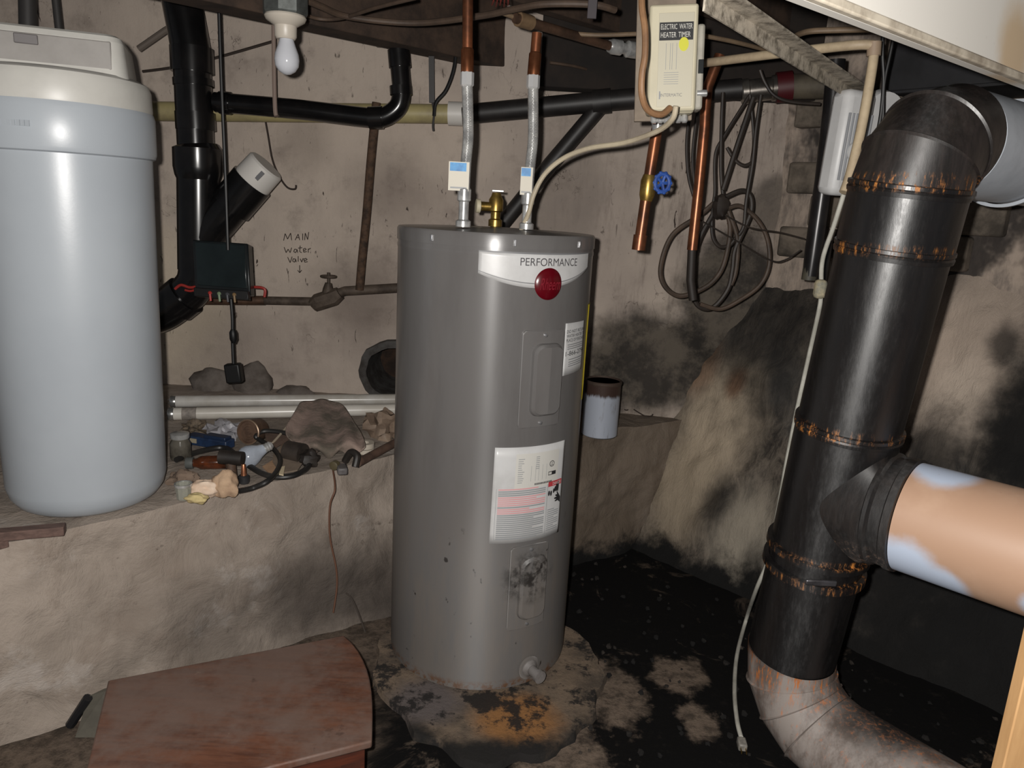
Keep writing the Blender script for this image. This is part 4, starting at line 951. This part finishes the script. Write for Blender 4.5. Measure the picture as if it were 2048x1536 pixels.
# white fan-like unit
wf_ = thing('wall_fan', 'white plastic fan unit with grille hanging behind the flue elbow', 'fan', ay(1700, 290, 2.15))
fc = ay(1692, 288, 2.12); fx = V((.93, .33, .0)).normalized(); fz_ = V((.14, 0, 1)); fz_ = (fz_-fx*fz_.dot(fx)).normalized(); fy = fz_.cross(fx).normalized(); FAx = (fx, fy, fz_)
wpl = mat('fan_white', (206, 206, 206), (190, 190, 190), .4, ns=4)
MB().box(fc, (.10, .07, .27), FAx).build('housing', wpl, wf_, bevel=.02)
MB().lathe([(.06, 0), (.075, .012), (.078, .03), (.07, .05)], ay(1752, 240, 2.16)+fy*.02, -fy, 28).build('side_lobe', wpl, wf_)
for k in range(7): MB().box(fc-fy*.036+fx*(-.036+.012*k)-fz_*.01, (.005, .006, .17), FAx).build('grille_slat', mat('fan_grille', (150, 152, 156), None, .4), wf_, bevel=.001)
MB().lathe([(.026, 0), (.026, .006), (.018, .008)], fc-fy*.037-fz_*.02, -fy, 24).build('dial', wpl, wf_)
# white cord with plug
wc_ = thing('extension_cord', 'long white extension cord hanging down beside the flue to a plug on the floor', 'cord', az(1480, 1480, 0))
cpts = curve_y([(1690, 380, 1.96), (1668, 450, 1.98), (1645, 520, 2.0), (1642, 585, 2.0), (1638, 620, 2.0), (1616, 720, 2.0), (1594, 820, 2.0), (1574, 920, 2.0), (1556, 1020, 2.0), (1540, 1110, 2.02), (1512, 1180, 2.06)])+[az(x, y, .012) for x, y in ((1492, 1240), (1474, 1310), (1469, 1380), (1474, 1440), (1482, 1474))]
pipe(cpts, .0058, 'cord', mat('cord_white', (196, 194, 184), (150, 148, 138), .5, ns=8), wc_, 10, 7)
pc = az(1484, 1488, .014); pd = (cpts[-1]-cpts[-2]).normalized(); px_ = V((-pd.y, pd.x, 0))
MB().box(pc, (.034, .022, .02), (pd, px_, V((0, 0, 1)))).build('plug', mat('plug_grey', (150, 146, 138), (110, 106, 100), .5, ns=30), wc_, bevel=.004)
for s_ in (-1, 1): MB().box(pc+pd*.025+px_*.006*s_, (.018, .0015, .006), (pd, px_, V((0, 0, 1)))).build('prong', brass, wc_)
MB().box(ay(1640, 578, 1.99), (.03, .03, .05)).build('tape_knot', mat('knot_cream', (176, 164, 134), (120, 120, 110), .7, ns=30), wc_, bevel=.01)
# hanging cables and the tangled coil
cbr = mat('cable_dark', (52, 44, 38), (36, 30, 27), .55, ns=9)
hang = [
 ([(1383, 210), (1374, 280), (1377, 350), (1390, 400)], 2.62, .0062, 'thicker of two black cables between the timer and the long copper pipe'),
 ([(1397, 210), (1386, 300), (1388, 360), (1398, 410)], 2.60, .0055, 'thinner black cable hanging close behind the long copper pipe'),
 ([(1446, 185), (1443, 260), (1442, 340), (1446, 390)], 2.62, .0065, 'straight black cable hanging from the waste line to the coil'),
 ([(1500, 190), (1450, 270), (1431, 310), (1430, 380), (1428, 400)], 2.64, .006, 'bent brown cable slanting from the chrome coupling to the coil'),
 ([(1507, 195), (1475, 290), (1446, 380)], 2.60, .009, 'thick brown cable slanting from the chrome coupling to the coil'),
 ([(1500, 190), (1505, 240), (1507, 290), (1500, 340), (1492, 400)], 2.63, .005, 'thin black cable bowing outward below the chrome coupling'),
 ([(1522, 190), (1512, 260), (1505, 330), (1493, 400), (1488, 450), (1478, 470)], 2.61, .0065, 'black cable hanging straight from the red-capped end of the chrome coupling'),
]
for l, Y, r, lb in hang: tag(MB().tube(catmull(py_(l, Y), 7), r, 8).build('hanging_cable', cbr), lb, 'cable')
tag(MB().tube(catmull(py_([(1520, 140), (1530, 165), (1548, 190), (1580, 203), (1640, 208)], 2.55), 7), .0055, 8).build('looped_wire', cbr), 'thin dark wire drooping from the red-capped coupling to the black iron pipe', 'wire')
coil = thing('cable_coil', 'tangled coil of old brown cable hanging against the mouldy wall', 'cable', ay(1440, 480, 2.62))
loops = [
 [(1440, 395), (1400, 430), (1345, 470), (1322, 530), (1328, 570), (1360, 592), (1410, 575), (1440, 545), (1455, 500), (1460, 450), (1445, 400)],
 [(1440, 400), (1480, 382), (1500, 390), (1503, 420), (1490, 455), (1470, 500), (1465, 540), (1455, 580), (1425, 615), (1395, 610), (1385, 570), (1395, 490), (1425, 430)],
 [(1450, 420), (1480, 412), (1515, 440), (1535, 480), (1538, 530), (1520, 570), (1480, 600), (1440, 618), (1400, 608)],
 [(1428, 400), (1424, 440), (1426, 475), (1440, 493), (1460, 490), (1475, 470)],
 [(1446, 395), (1460, 430), (1475, 480), (1472, 540), (1462, 570)],
 [(1454, 295), (1470, 320), (1488, 331), (1503, 326)],
]
for i, l in enumerate(loops): pipe(py_(l, 2.64-.012*(i % 3)), (.0085, .0085, .0075, .0065, .008, .006)[i], 'cable_loop', mat('coil_brown', (86, 70, 58), (58, 48, 40), .6, ns=12) if i % 2 == 0 else cbr, coil, 8, 8)
MB().ball(ay(1440, 415, 2.6), .03, 12, 8, .5, (.9, .7, 1.3), 3).build('binding', cbr, coil)
for i, l in enumerate(([(1400, 440), (1470, 480), (1540, 520), (1570, 520), (1602, 500)], [(1450, 430), (1500, 455), (1560, 465), (1610, 478)])):
    tag(MB().tube(catmull(py_(l, 2.55), 6), .0028, 6).build('thin_wire', cbr), ('thin wire sagging from the cable coil to the black iron pipe', 'thin wire pulled taut from the cable coil to the black iron pipe')[i], 'wire')

# ================================================================== LEDGE THINGS
def edge_y(x):
    for (a, b), (c, d) in zip(EDGE[:-1], EDGE[1:]):
        if a <= x <= c: return b+(d-b)*(x-a)/(c-a)
    return EDGE[-1][1]
def lz(x, y):
    e = edge_y(x); v = min(max((y-e)/max(2.98-e, .02), 0), 1)
    return LZ+.010*fbm((x, y, LZ), 5)-.004+.006*(1-v)+.03*v*min(1, max(0, (2.98-e)/.5))
def ol(px, py, h=0.):
    z = LZ
    for _ in range(8):
        p = az(px, py, z+h); z = lz(p.x, p.y)
    p = az(px, py, z+h); return V((p.x, p.y, z))
tubeg = mat('tube_white', (206, 202, 194), (190, 184, 174), .3, ns=5); capm = mat('tube_cap', (190, 190, 188), None, .25, .85)
for i, (a, b, h, lb) in enumerate((((341, 803), (760, 799), .03, 'dusty clear-ended fluorescent tube lying against the wall on the ledge'), ((336, 828), (780, 819), .03, 'white fluorescent tube with a grey paper band, in front of the other tube'))):
    p0, p1 = ol(*a, h), ol(*b, h); zt_ = max(p0.z, p1.z)+.024; p0 = az(*a, zt_); p1 = az(*b, zt_)
    dirn = (p1-p0).normalized(); p1 = p0+dirn*1.22
    ft = thing('fluorescent_tube', lb, 'fluorescent tube', p0, 'fluorescent tubes on the ledge')
    g_ = MB().tube([p0+dirn*.018, p1-dirn*.018], .0215, 20).build('glass', tubeg if i else mat('tube_dusty', (166, 160, 150), (196, 194, 190), .25, ns=4), ft)
    for q_, s_ in ((p0, 1), (p1, -1)):
        MB().lathe([(.020, 0), (.022, .003), (.022, .018), (.021, .02)], q_, dirn*s_, 20).build('end_cap', capm, ft)
        for w_ in (-.006, .006): MB().tube([q_-dirn*s_*.01+V((0, 0, w_)), q_+V((0, 0, w_))], .0014, 6).build('pin', capm, ft)
    if i: MB().tube([p0+dirn*.045, p0+dirn*.092], .0219, 20).build('paper_band', mat('band_grey', (150, 142, 134), (110, 104, 98), .7, ns=40), ft)
stone = mat('stone_grey', (112, 104, 98), (84, 76, 70), .9, ns=14, bump=.6, bs=40)
for px, py, w_, h_, sd_, lb in ((425, 772, .16, .075, 1, 'wide grey stone at the wall foot nearest the brine tank'), (505, 770, .14, .09, 5, 'rounded grey stone at the wall foot under the dangling adapter'), (590, 790, .14, .04, 9, 'flat grey stone set low in the wall by the brown rag')):
    tag(MB().ball(ay(px, py, 2.93), 1, 18, 10, .22, (w_/1.7, .05, h_), sd_).build('wall_stone', stone, smooth=70), lb, 'stone')
# rag draped over the tubes
def rag_mat():
    t = NT('rag_cloth'); n1 = t.noise(9, 5, .6); n2 = t.noise(120, 3, .6)
    col = t.mix(t.ramp(n1, .38, .64), lin((150, 130, 120)), lin((98, 90, 80)))
    return t.out(col, .95, 0, t.bump(n2, .35, .002, t.bump(n1, .5, .02)))
zt = ol(660, 800, .03).z
topc = [(598, 803), (625, 800), (655, 799), (690, 806)]
rows = [[(600, 806), (630, 800), (668, 802), (690, 814)], [(586, 832), (625, 828), (680, 828), (706, 838)], [(572, 858), (622, 862), (684, 862), (724, 870)], [(578, 880), (628, 892), (692, 890), (730, 896)], [(622, 896), (645, 908), (680, 908), (712, 906)]]
hz = [.085, .07, .055, .04, .012]
ctrl = [[(lambda q: V((q.x, q.y, q.z+hz[i])))(ol(x, y, hz[i])) for x, y in r] for i, r in enumerate(rows)]
cols = [catmull([r[j] for r in ctrl], 8) for j in range(4)]
rg = [catmull([c[i] for c in cols], 10) for i in range(len(cols[0]))]
rag = MB(); NRg, NCg = len(rg)-1, len(rg[0])-1
rag.grid(lambda u, v: rg[round(u*NRg)][round(v*NCg)]+V((0, 0, .009*math.sin(v*17+u*3)*(.3+u)+.006*noise.noise(rg[round(u*NRg)][round(v*NCg)]*9))), NRg, NCg)
tag(rag.build('rag', rag_mat(), smooth=80, solid=.004), 'dirty brown cloth rag draped over the fluorescent tubes', 'rag')
def put(name, label, cat, px, py, group=None): 
    q = ol(px, py); return thing(name, label, cat, q, group), q
glassm = mat('jar_glass', (150, 150, 144), (90, 90, 84), .08, .0, ns=16, Transmission_Weight=.25)
o, q = put('glass_jar', 'small grey glass jar with metal lid beside the brine tank', 'jar', 362, 918)
MB().lathe([(.026, 0), (.03, .006), (.03, .05), (.024, .06), (.024, .066)], q, n=20).build('jar_body', mat('jar_dark', (92, 88, 80), (60, 56, 50), .1, ns=20), o)
MB().lathe([(.026, .066), (.027, .068), (.027, .08), (.02, .083)], q, n=20).build('jar_lid', steel, o)
o, q = put('blue_tool_case', 'narrow dark blue plastic case lying below the tubes', 'case', 420, 893)
bx_, byy = V((.96, -.28, 0)), V((.28, .96, 0))
MB().box(q+V((0, 0, .018)), (.155, .045, .03), (bx_, byy, V((0, 0, 1)))).build('case_body', mat('case_blue', (40, 62, 96), (28, 40, 62), .4, ns=14), o, bevel=.004)
MB().box(q+V((0, 0, .036))+bx_*.03, (.08, .034, .012), (bx_, byy, V((0, 0, 1)))).build('case_lid', mat('case_blue2', (30, 44, 68), None, .4), o, bevel=.003)
MB().box(q+V((0, -.024, .02))-bx_*.05, (.024, .004, .014), (bx_, byy, V((0, 0, 1)))).build('case_label', mat('label_buff', (150, 140, 120), None, .6), o)
def crumple(name, label, cat, px, py, r, sc, m, sd, jit=.9, n=28, amp=.012, sm=25):
    q = ol(px, py); b = MB().ball(q+V((0, 0, r*sc[2]*.75)), r, n, 16, jit, sc, sd)
    b.v = [tuple(V(v)+V((noise.noise(V(v)*38+V((sd, 0, 0))), noise.noise(V(v)*38+V((0, sd, 0))), noise.noise(V(v)*38)))*amp) for v in b.v]
    b.v = [(x, y, max(z, lz(x, y)-.004)) for x, y, z in b.v]
    return tag(b.build(name, m, smooth=sm), label, cat)
crumple('plastic_bag', 'crumpled translucent white plastic bag under the tubes', 'bag', 452, 876, .05, (1.15, .7, .62), mat('bag_white', (168, 168, 174), (130, 126, 128), .3, ns=14), 2)
crumple('grit_bag', 'small speckled bag of grit between jar and plastic bag', 'bag', 392, 868, .04, (1.1, .8, .6), mat('bag_grit', (110, 96, 80), (60, 52, 44), .8, ns=60), 4)
crumple('brown_bag', 'crumpled brown plastic bag beside the water heater', 'bag', 768, 876, .058, (1., .8, .85), mat('bag_brown', (142, 124, 108), (104, 88, 76), .3, ns=12), 6)
foam = mat('foam_tan', (186, 158, 130), (160, 132, 108), .9, ns=22, bump=.5, bs=70)
crumple('foam_lump', 'round tan lump of hardened foam near the ledge edge', 'foam lump', 452, 988, .036, (1.05, .9, 1.), foam, 8, .35, 28, .005, 60)
crumple('foam_chunk', 'pale pinkish chunk of foam beside the round tan lump', 'foam lump', 408, 990, .032, (1.2, .8, .8), mat('foam_pale', (220, 200, 180), (196, 168, 144), .85, ns=12), 10, .5, 28, .006, 60)
crumple('foam_scrap', 'small yellowish foam scrap below the pale chunk', 'foam lump', 394, 1004, .018, (1.6, .9, .7), mat('foam_yellow', (196, 178, 128), (160, 140, 100), .85, ns=20), 12, .5, 28, .004, 60)
crumple('dirt_clod', 'brown dirt clod by the foot of the brine tank', 'clod', 366, 970, .034, (1.1, .8, .7), mat('clod', (124, 106, 92), (96, 82, 70), .95, ns=14, bump=.5), 14, .5)
o, q = put('shot_glass', 'little faceted clear glass at the ledge edge', 'glass', 368, 998)
MB().lathe([(.016, 0), (.018, .003), (.021, .042), (.0195, .042), (.016, .006), (0, .006)], q, n=10, cap=False).build('cup', mat('glass_clear', (196, 196, 184), None, .05, Transmission_Weight=.6), o, smooth=15)
MB().lathe([(.0215, .036), (.0225, .038), (.0225, .044), (.0195, .044)], q, n=20, cap=False).build('rim', steel, o)
o, q = put('tin_can', 'rusty round tin can lying with its ringed end outward', 'can', 492, 893)
ca = V((-.25, -.94, .12)).normalized(); cc_ = q+V((0, .03, .04))
MB().lathe([(.034, -.06), (.037, -.055), (.037, .0), (.039, .002), (.039, .006), (.035, .006), (.034, .002), (.026, .002), (.025, .004), (.018, .004), (.017, .002), (.009, .002), (.008, .004), (0, .004)], cc_, ca, 28, False).build('can_shell', mat('can_rust', (118, 94, 78), (82, 64, 54), .5, .4, ns=18), o)
MB().lathe([(.0395, .001), (.041, .003), (.041, .006), (.0385, .0075)], cc_, ca, 28, False).build('can_rim', mat('can_edge', (150, 128, 108), None, .4, .5), o)
o, q = put('old_bulb', 'loose frosted light bulb lying among the junk on the ledge', 'bulb', 500, 936)
bd = V((.72, .5, .35)).normalized(); bc_ = q+V((-.005, 0, .034))
MB().lathe([(0, -.034), (.014, -.031), (.026, -.022), (.033, -.006), (.033, .008), (.028, .022), (.02, .036), (.0145, .052)], bc_, bd, 24, False).build('glass', mat('bulb_frost', (176, 184, 196), (150, 156, 166), .12, ns=9), o)
MB().lathe([(.014, .05), (.0145, .054), (.013, .058), (.0145, .062), (.013, .066), (.0145, .07), (.008, .078)], bc_, bd, 16).build('screw_base', steel, o)
o, q = put('copper_nozzle', 'small copper nozzle with dark cap in front of the loose bulb', 'fitting', 488, 966)
MB().lathe([(.014, 0), (.016, .004), (.016, .02), (.012, .024)], q, n=16).build('dark_cap', mat('cap_dark', (52, 52, 54), (36, 36, 38), .4, ns=20), o)
MB().lathe([(.009, .022), (.0075, .03), (.0055, .055), (.005, .056)], q, n=14).build('nozzle', mat('copper_pink', (206, 140, 106), None, .25, .85), o)
o, q = put('brown_bottle', 'brown glass bottle with grey cap lying on its side', 'bottle', 425, 940)
p0, p1 = q+V((-.055, -.01, .022)), q+V((.055, .012, .024)); dbt = (p1-p0).normalized()
MB().lathe([(.012, .0), (.013, .012), (.019, .024), (.02, .03), (.02, .1), (.016, .106)], p0, dbt, 20).build('bottle_glass', mat('glass_brown', (104, 52, 28), (56, 34, 24), .12, ns=14), o)
MB().lathe([(.016, -.016), (.017, -.014), (.017, .004), (.013, .005)], p0, dbt, 16).build('bottle_cap', mat('cap_grey', (84, 86, 84), None, .5), o)
o, q = put('pipe_tee', 'dark iron pipe tee standing on a short brown nipple', 'fitting', 466, 962)
MB().tube([q, q+V((-.006, .0, .06))], .014, 12).build('nipple', mat('nipple_brown', (92, 72, 58), (60, 46, 38), .6, ns=20), o)
MB().tube([q+V((-.035, 0, .07)), q+V((.03, .0, .068))], .02, 14).build('tee_run', mat('iron_soot', (34, 30, 28), (50, 44, 40), .5, ns=20), o)
hosem = mat('hose_black', (30, 29, 29), (44, 42, 40), .45, ns=12)
def ol_path(l, h): 
    out = []
    for e in l:
        q = ol(e[0], e[1], h+(e[2] if len(e) > 2 else 0)); out.append(q+V((0, 0, h+(e[2] if len(e) > 2 else 0))))
    return out
tag(MB().tube(catmull(ol_path([(352, 920), (400, 903), (450, 896), (480, 918), (520, 945), (555, 954), (590, 950), (615, 935), (622, 915)], .012), 8), .0085, 10).build('black_hose', hosem), 'black rubber hose snaking from the brine tank under the bottle to the rag', 'hose')
tag(MB().tube(catmull(ol_path([(478, 982), (505, 976), (535, 962, .02), (555, 940, .02), (560, 918, .016), (545, 896, .012), (520, 880, .01), (512, 872, .02), (530, 862, .03), (570, 866, .03), (600, 880, .02), (612, 900, .01)], .012), 8), .0075, 10).build('looped_hose', hosem), 'black hose loop curling around the loose bulb', 'hose')
o, q = put('scrap_paper', 'torn grey-brown paper scrap lying inside the hose loop', 'paper', 575, 945)
def sheet(pxs, h): return [(lambda r: V((r.x, r.y, r.z+h)))(ol(x, y, h)) for x, y in pxs]
MB().prism(sheet([(548, 900), (590, 898), (612, 918), (595, 942), (560, 948), (545, 925)], .016), (0, 0, .003)).build('sheet', mat('paper_brown', (140, 124, 108), (112, 98, 86), .9, ns=14), o)
MB().prism(sheet([(562, 936), (570, 934), (567, 952), (558, 950)], .024), (0, 0, .004)).build('cream_tag', mat('tag_cream', (206, 190, 160), None, .6), o)
tag(MB().prism(sheet([(525, 935), (552, 918), (560, 930), (556, 948), (540, 950)], .014), (0, 0, .004)).build('wood_chip', mat('chip_tan', (176, 142, 112), (140, 110, 86), .85, ns=16)), 'tan wood chip between the loose bulb and the paper scrap', 'wood chip')
tag(MB().tube([ol(545, 905)+V((0, 0, .03)), ol(576, 878)+V((0, 0, .045))], .004, 8).build('white_stick', mat('stick_white', (180, 166, 146), None, .6)), 'thin pale stick leaning across the hose loop', 'stick')
tag(MB().prism(sheet([(530, 870), (572, 868), (578, 880), (548, 898), (532, 888)], .02), (0, 0, .012)).build('brown_scrap', mat('scrap_brown', (112, 92, 80), (86, 70, 60), .8, ns=20)), 'flat brown cardboard scrap beneath the thin pale stick', 'cardboard')
o, q = put('small_motor', 'dark sooty pump motor half hidden by the rag', 'motor', 600, 930)
MB().tube([q+V((-.045, .02, .035)), q+V((.01, .0, .035))], .033, 16).build('motor_body', mat('motor_dark', (60, 52, 46), (38, 33, 30), .6, ns=20), o)
MB().ball(q+V((.03, -.01, .025)), .032, 14, 10, .5, (1, .8, .8), 5).build('motor_mount', mat('iron_soot', (34, 30, 28), (50, 44, 40), .5, ns=20), o)
MB().tube([q+V((-.05, .021, .035)), q+V((-.058, .023, .035))], .024, 16).build('motor_end', mat('motor_end', (104, 88, 74), None, .5, .3), o)
o, q = put('tape_roll', 'two pale rolls of tape stacked between rag and brown bag', 'tape roll', 730, 905)
for k in range(2): MB().lathe([(.014, 0), (.03, .0), (.03, .016), (.014, .016), (.014, 0)], q+V((0, 0, .0185*k)), n=24, cap=False).build('tape_ring', mat('tape_cream', (186, 176, 162), None, .6), o)
o, q = put('grey_plug', 'grey electrical plug hanging over the ledge edge below the rag', 'plug', 684, 946)
MB().box(q+V((0, .0, .012)), (.03, .05, .022), (V((.95, .3, 0)), V((-.3, .95, 0)), V((0, 0, 1)))).build('plug_body', mat('plug_dark', (96, 92, 92), (60, 58, 58), .5, ns=20), o, bevel=.005)
MB().lathe([(.008, 0), (.014, .004), (.014, .02), (.01, .022)], q+V((-.02, .02, .02)), (-.3, -.95, 0), 14).build('plug_socket', mat('socket_olive', (84, 76, 56), None, .4), o)
o, q = put('dark_bracket', 'black curved bracket beside the grey plug on the ledge', 'bracket', 700, 935)
MB().tube(catmull([q+V((-.02, .02, .012)), q+V((0, .01, .045)), q+V((.022, -.005, .04)), q+V((.02, -.02, .01))], 6), .011, 10).build('hook', mat('iron_soot', (34, 30, 28), (50, 44, 40), .5, ns=20), o)
tag(MB().tube([ol(715, 936)+V((0, 0, .016)), ol(800, 892)+V((0, 0, .02))], .0135, 12).build('brown_pipe', mat('pipe_brown', (98, 76, 64), (70, 54, 46), .7, ns=20)), 'brown rusty pipe offcut lying along the ledge edge by the heater', 'pipe')
# wires hanging from the ledge
tag(MB().tube(catmull([ol(664, 935)+V((0, 0, .01))]+[V((*(frontp.xy), frontp.z))+V((.559, -.829, 0))*.05 for frontp in [apl(x, y, V((-.55, 2.08, 0)), V((.559, -.829, 0))) for x, y in ((658, 965), (648, 1000), (648, 1060), (660, 1120), (662, 1160), (655, 1210))]], 7), .0028, 6).build('brown_wire', mat('wire_rust', (104, 72, 56), None, .7)), 'thin brown wire dangling over the ledge front below the grey plug', 'wire')
tag(MB().tube(catmull([apl(x, y, V((-.5, 2.02, 0)), V((.559, -.829, 0))) for x, y in ((692, 1186), (705, 1200), (722, 1240), (738, 1290), (752, 1338), (742, 1342))], 6), .0028, 6).build('bent_wire', mat('wire_grey', (74, 66, 60), None, .7)), 'stiff thin wire bent against the concrete between cabinet and heater', 'wire')
# metal can right of the heater
o, q = put('paint_can', 'white metal can with stained brown top standing on the ledge behind the heater', 'can', 1198, 868)
t = NT('can_paint'); z = t.axis(2); nz = t.noise(20, 5, .7, t.scaled((2.5, 2.5, .4)))
zc = t.math('ADD', z, t.math('MULTIPLY', t.math('SUBTRACT', nz, .5), .05))
cm = t.out(t.mix(t.ramp(zc, q.z+.145, q.z+.16), t.mix(t.ramp(nz, .55, .72), lin((168, 174, 186)), lin((120, 116, 116))), lin((64, 48, 42))), .5, .1)
MB().lathe([(.062, 0), (.065, .003), (.065, .19), (.066, .195), (.064, .2)], q, n=32).build('can_body', cm, o)
MB().lathe([(.066, .192), (.068, .196), (.068, .202), (.064, .206), (.06, .2), (.0, .2)], q, n=32, cap=False).build('can_rim', mat('can_brown', (72, 58, 50), (50, 40, 34), .6, ns=20), o)
wt_ = thing('wire_tangle', 'thin tangled wires beside the paint can in the ledge corner', 'wire', ol(1262, 812))
for i, l in enumerate(([(1240, 770, .06), (1262, 790, .04), (1285, 808, .02), (1300, 826), (1306, 829)], [(1236, 800, .03), (1256, 808, .02), (1270, 804, .02), (1255, 820, .01), (1245, 816, .01)], [(1240, 795, .03), (1258, 812, .02), (1290, 832), (1305, 831)])):
    pipe(ol_path(l, .006), .0025, 'wire_strand', mat('wire_brown', (52, 42, 36), None, .8), wt_, 6, 6)
# wood strip under the brine tank
ws = MB(); a, b = az(-70, 1076, LZ+.02), az(130, 1058, LZ+.02); dw = (b-a).normalized()
ws.box((a+b)/2, ((b-a).length, .03, .022), (dw, V((-dw.y, dw.x, 0)), V((0, 0, 1))))
tag(ws.build('wood_strip', mat('strip_wood', (104, 82, 74), (78, 60, 54), .8, ns=14, stretch=(1, 6, 6)), bevel=.002), 'brown wooden strip lying at the foot of the brine tank', 'wood strip')
a, b = az(-60, 1103, LZ-.0), az(14, 1083, LZ-.0); dw = (b-a).normalized()
tag(MB().box((a+b)/2, ((b-a).length, .025, .02), (dw, V((-dw.y, dw.x, 0)), V((0, 0, 1)))).build('wood_offcut', mat('strip_wood', (104, 82, 74)), bevel=.002), 'short wooden offcut just below the longer wooden strip', 'wood strip')

# ================================================================== FLOOR THINGS
def wood_mat():
    t = NT('cabinet_veneer'); n1 = t.noise(3, 6, .7, t.scaled((1, 1, 1), (0, 0, -.45))); n2 = t.noise(14, 6, .75); gr = t.noise(6, 6, .7, t.scaled((1.2, 9, 9), (0, 0, -.45)))
    col = t.mix(t.ramp(gr, .35, .68), lin((104, 66, 48)), lin((78, 48, 36)))
    col = t.mix(t.ramp(n1, .38, .6, 0, .75), col, lin((108, 92, 84)))
    col = t.mix(t.ramp(n2, .64, .74, 0, .6), col, lin((150, 128, 112)))
    col = t.mix(t.ramp(t.noise(10, 5, .7), .62, .7, 0, .6), col, lin((62, 46, 40)))
    return t.out(col, t.ramp(n2, .4, .7, .4, .75), 0, t.bump(n2, .1, .003))
WM = wood_mat(); ZB = .21
B1, B2, B3 = az(216, 1360, ZB), az(688, 1270, ZB), az(744, 1482, ZB); B4 = B1+(B3-B2)
e1 = (B2-B1).normalized()
def toppoly(z, grow=0.):
    side = [B2.lerp(B3, k/10)+e1*(.032*math.sin(math.pi*(k/10)**.8)) for k in range(11)]
    pts = [B1, B2]+side[1:]+[B4]
    c = (B1+B3)/2
    return [V((p.x, p.y, z))+(V((p.x, p.y, 0))-V((c.x, c.y, 0))).normalized()*grow for p in pts]
wc2 = thing('wooden_cabinet', 'low brown veneered wooden cabinet with bowed end standing on the floor', 'cabinet', V((((B1+B3)/2).x, ((B1+B3)/2).y, .0)))
MB().prism(toppoly(ZB-.018), (0, 0, .018)).build('cabinet_top', WM, wc2, bevel=.004)
MB().prism(toppoly(.012, -.016), (0, 0, ZB-.03-.0)).build('cabinet_body', mat('cabinet_side', (84, 42, 28), (60, 32, 24), .5, ns=9, stretch=(1, 1, 8)), wc2, bevel=.002)
t_ = B3-(B3-B4).normalized()*.03
for k in range(9):
    MB().box(B4.lerp(B3, .12+.1*k)+V((0, 0, -ZB/2-.012))+(B3-B2).normalized()*-.013, (.045, .006, ZB-.07), (e1, V((-e1.y, e1.x, 0)), V((0, 0, 1)))).build('front_slat', mat('cabinet_slat', (70, 38, 28), (48, 28, 22), .5, ns=9), wc2, bevel=.002)
tag(MB().tube([az(-20+160, 1450, .02), az(176, 1395, .10)], .011, 10).build('black_bar', mat('bar_black', (26, 27, 30), None, .4)), 'short black bar leaning against the concrete beside the cabinet', 'bar')
tag(MB().prism([az(178, 1392, .10), az(212, 1382, .10), az(206, 1475, .0), az(150, 1475, .0)], (.02, .03, .0)).build('grey_slate', mat('slate', (92, 88, 78), (76, 72, 64), .8, ns=9)), 'flat grey slate piece leaning between the black bar and cabinet', 'slate')
# concrete pad below the heater
padpx = [(745, 1300), (752, 1345), (790, 1405), (845, 1470), (905, 1512), (990, 1530), (1080, 1508), (1150, 1470), (1195, 1425), (1218, 1372), (1205, 1320), (1150, 1265), (1060, 1230), (900, 1225), (800, 1250)]
pc_ = V((TX, TY-.02, 0)); padp = catmull([az(x, y, .017) for x, y in padpx], 5, True); padp = [pc_+(p-pc_)*(1+.10*noise.noise(p*7)+.05*noise.noise(p*19)) for p in padp]
pm_ = MB(); np_ = len(padp)
rings = [[V((p.x, p.y, -.005)) for p in padp]]+[[pc_.lerp(p, f)+V((0, 0, .017-pc_.lerp(p, f).z+.004*fbm(pc_.lerp(p, f), 9)*(f > .75))) for p in padp] for f in (.985, .95, .88, .78, .6, .3, .02)]
for A, B in zip(rings[:-1], rings[1:]): pm_.add(A+B, [(i, (i+1) % np_, np_+(i+1) % np_, np_+i) for i in range(np_)])
t = NT('pad_concrete'); n1 = t.noise(8, 6, .7); n2 = t.noise(30, 6, .75)
col = t.mix(t.ramp(n1, .38, .66), lin((116, 100, 84)), lin((78, 68, 59)))
col = t.mix(t.blob(tuple(az(1035, 1440, .017)), .10, .4, 10, soft=.45), col, lin((140, 98, 56)))
col = t.mix(t.blob(tuple(az(850, 1400, .017)), .09, .4, 10, soft=.4), col, lin((92, 84, 82)))
rr2 = t.blob((TX+.03, TY-.05, .0), .40, .3, 6, soft=.1); col = t.mix(rr2, lin((22, 20, 18)), col)
col = t.mix(t.ramp(t.noise(9, 6, .75), .49, .58, 0, .95), col, lin((24, 21, 20)))
tag(pm_.build('heater_pad', t.out(col, .9, 0, t.bump(n2, .5, .01)), kind=None), 'rough stained concrete pad under the water heater with an orange rust patch', 'concrete pad')
# rubble
rb = MB()
for k in range(240):
    x = random.uniform(.15, 1.5); y = random.uniform(1.3, 2.75)
    if (V((x, y))-V((TX, TY))).length < .38: continue
    if (V((x, y, 0))-P0).dot(V((BN.x, BN.y, 0)).normalized()) < .03: continue
    r = random.uniform(.003, .009)
    rb.ball((x, y, r*.4), r, 6, 4, .8, (1, 1.2, .7), k)
tag(rb.build('rubble', mat('rubble_grey', (16, 14, 13), (58, 51, 45), .95, ns=3.5, lo=.5, hi=.62), kind='stuff'), 'scattered small rubble and grit on the black sooty floor', 'rubble')
# tan board standing at the edge of view
bo = ay(2006, 1536, .95)
tag(MB().box((bo.x+.045, .95+.012, .5), (.09, .024, 1.0)).build('tan_board', mat('board_tan', (190, 150, 104), (176, 136, 92), .6, ns=7, stretch=(8, 8, 1)), bevel=.002), 'tan wooden board standing upright in front of the floor duct', 'board')
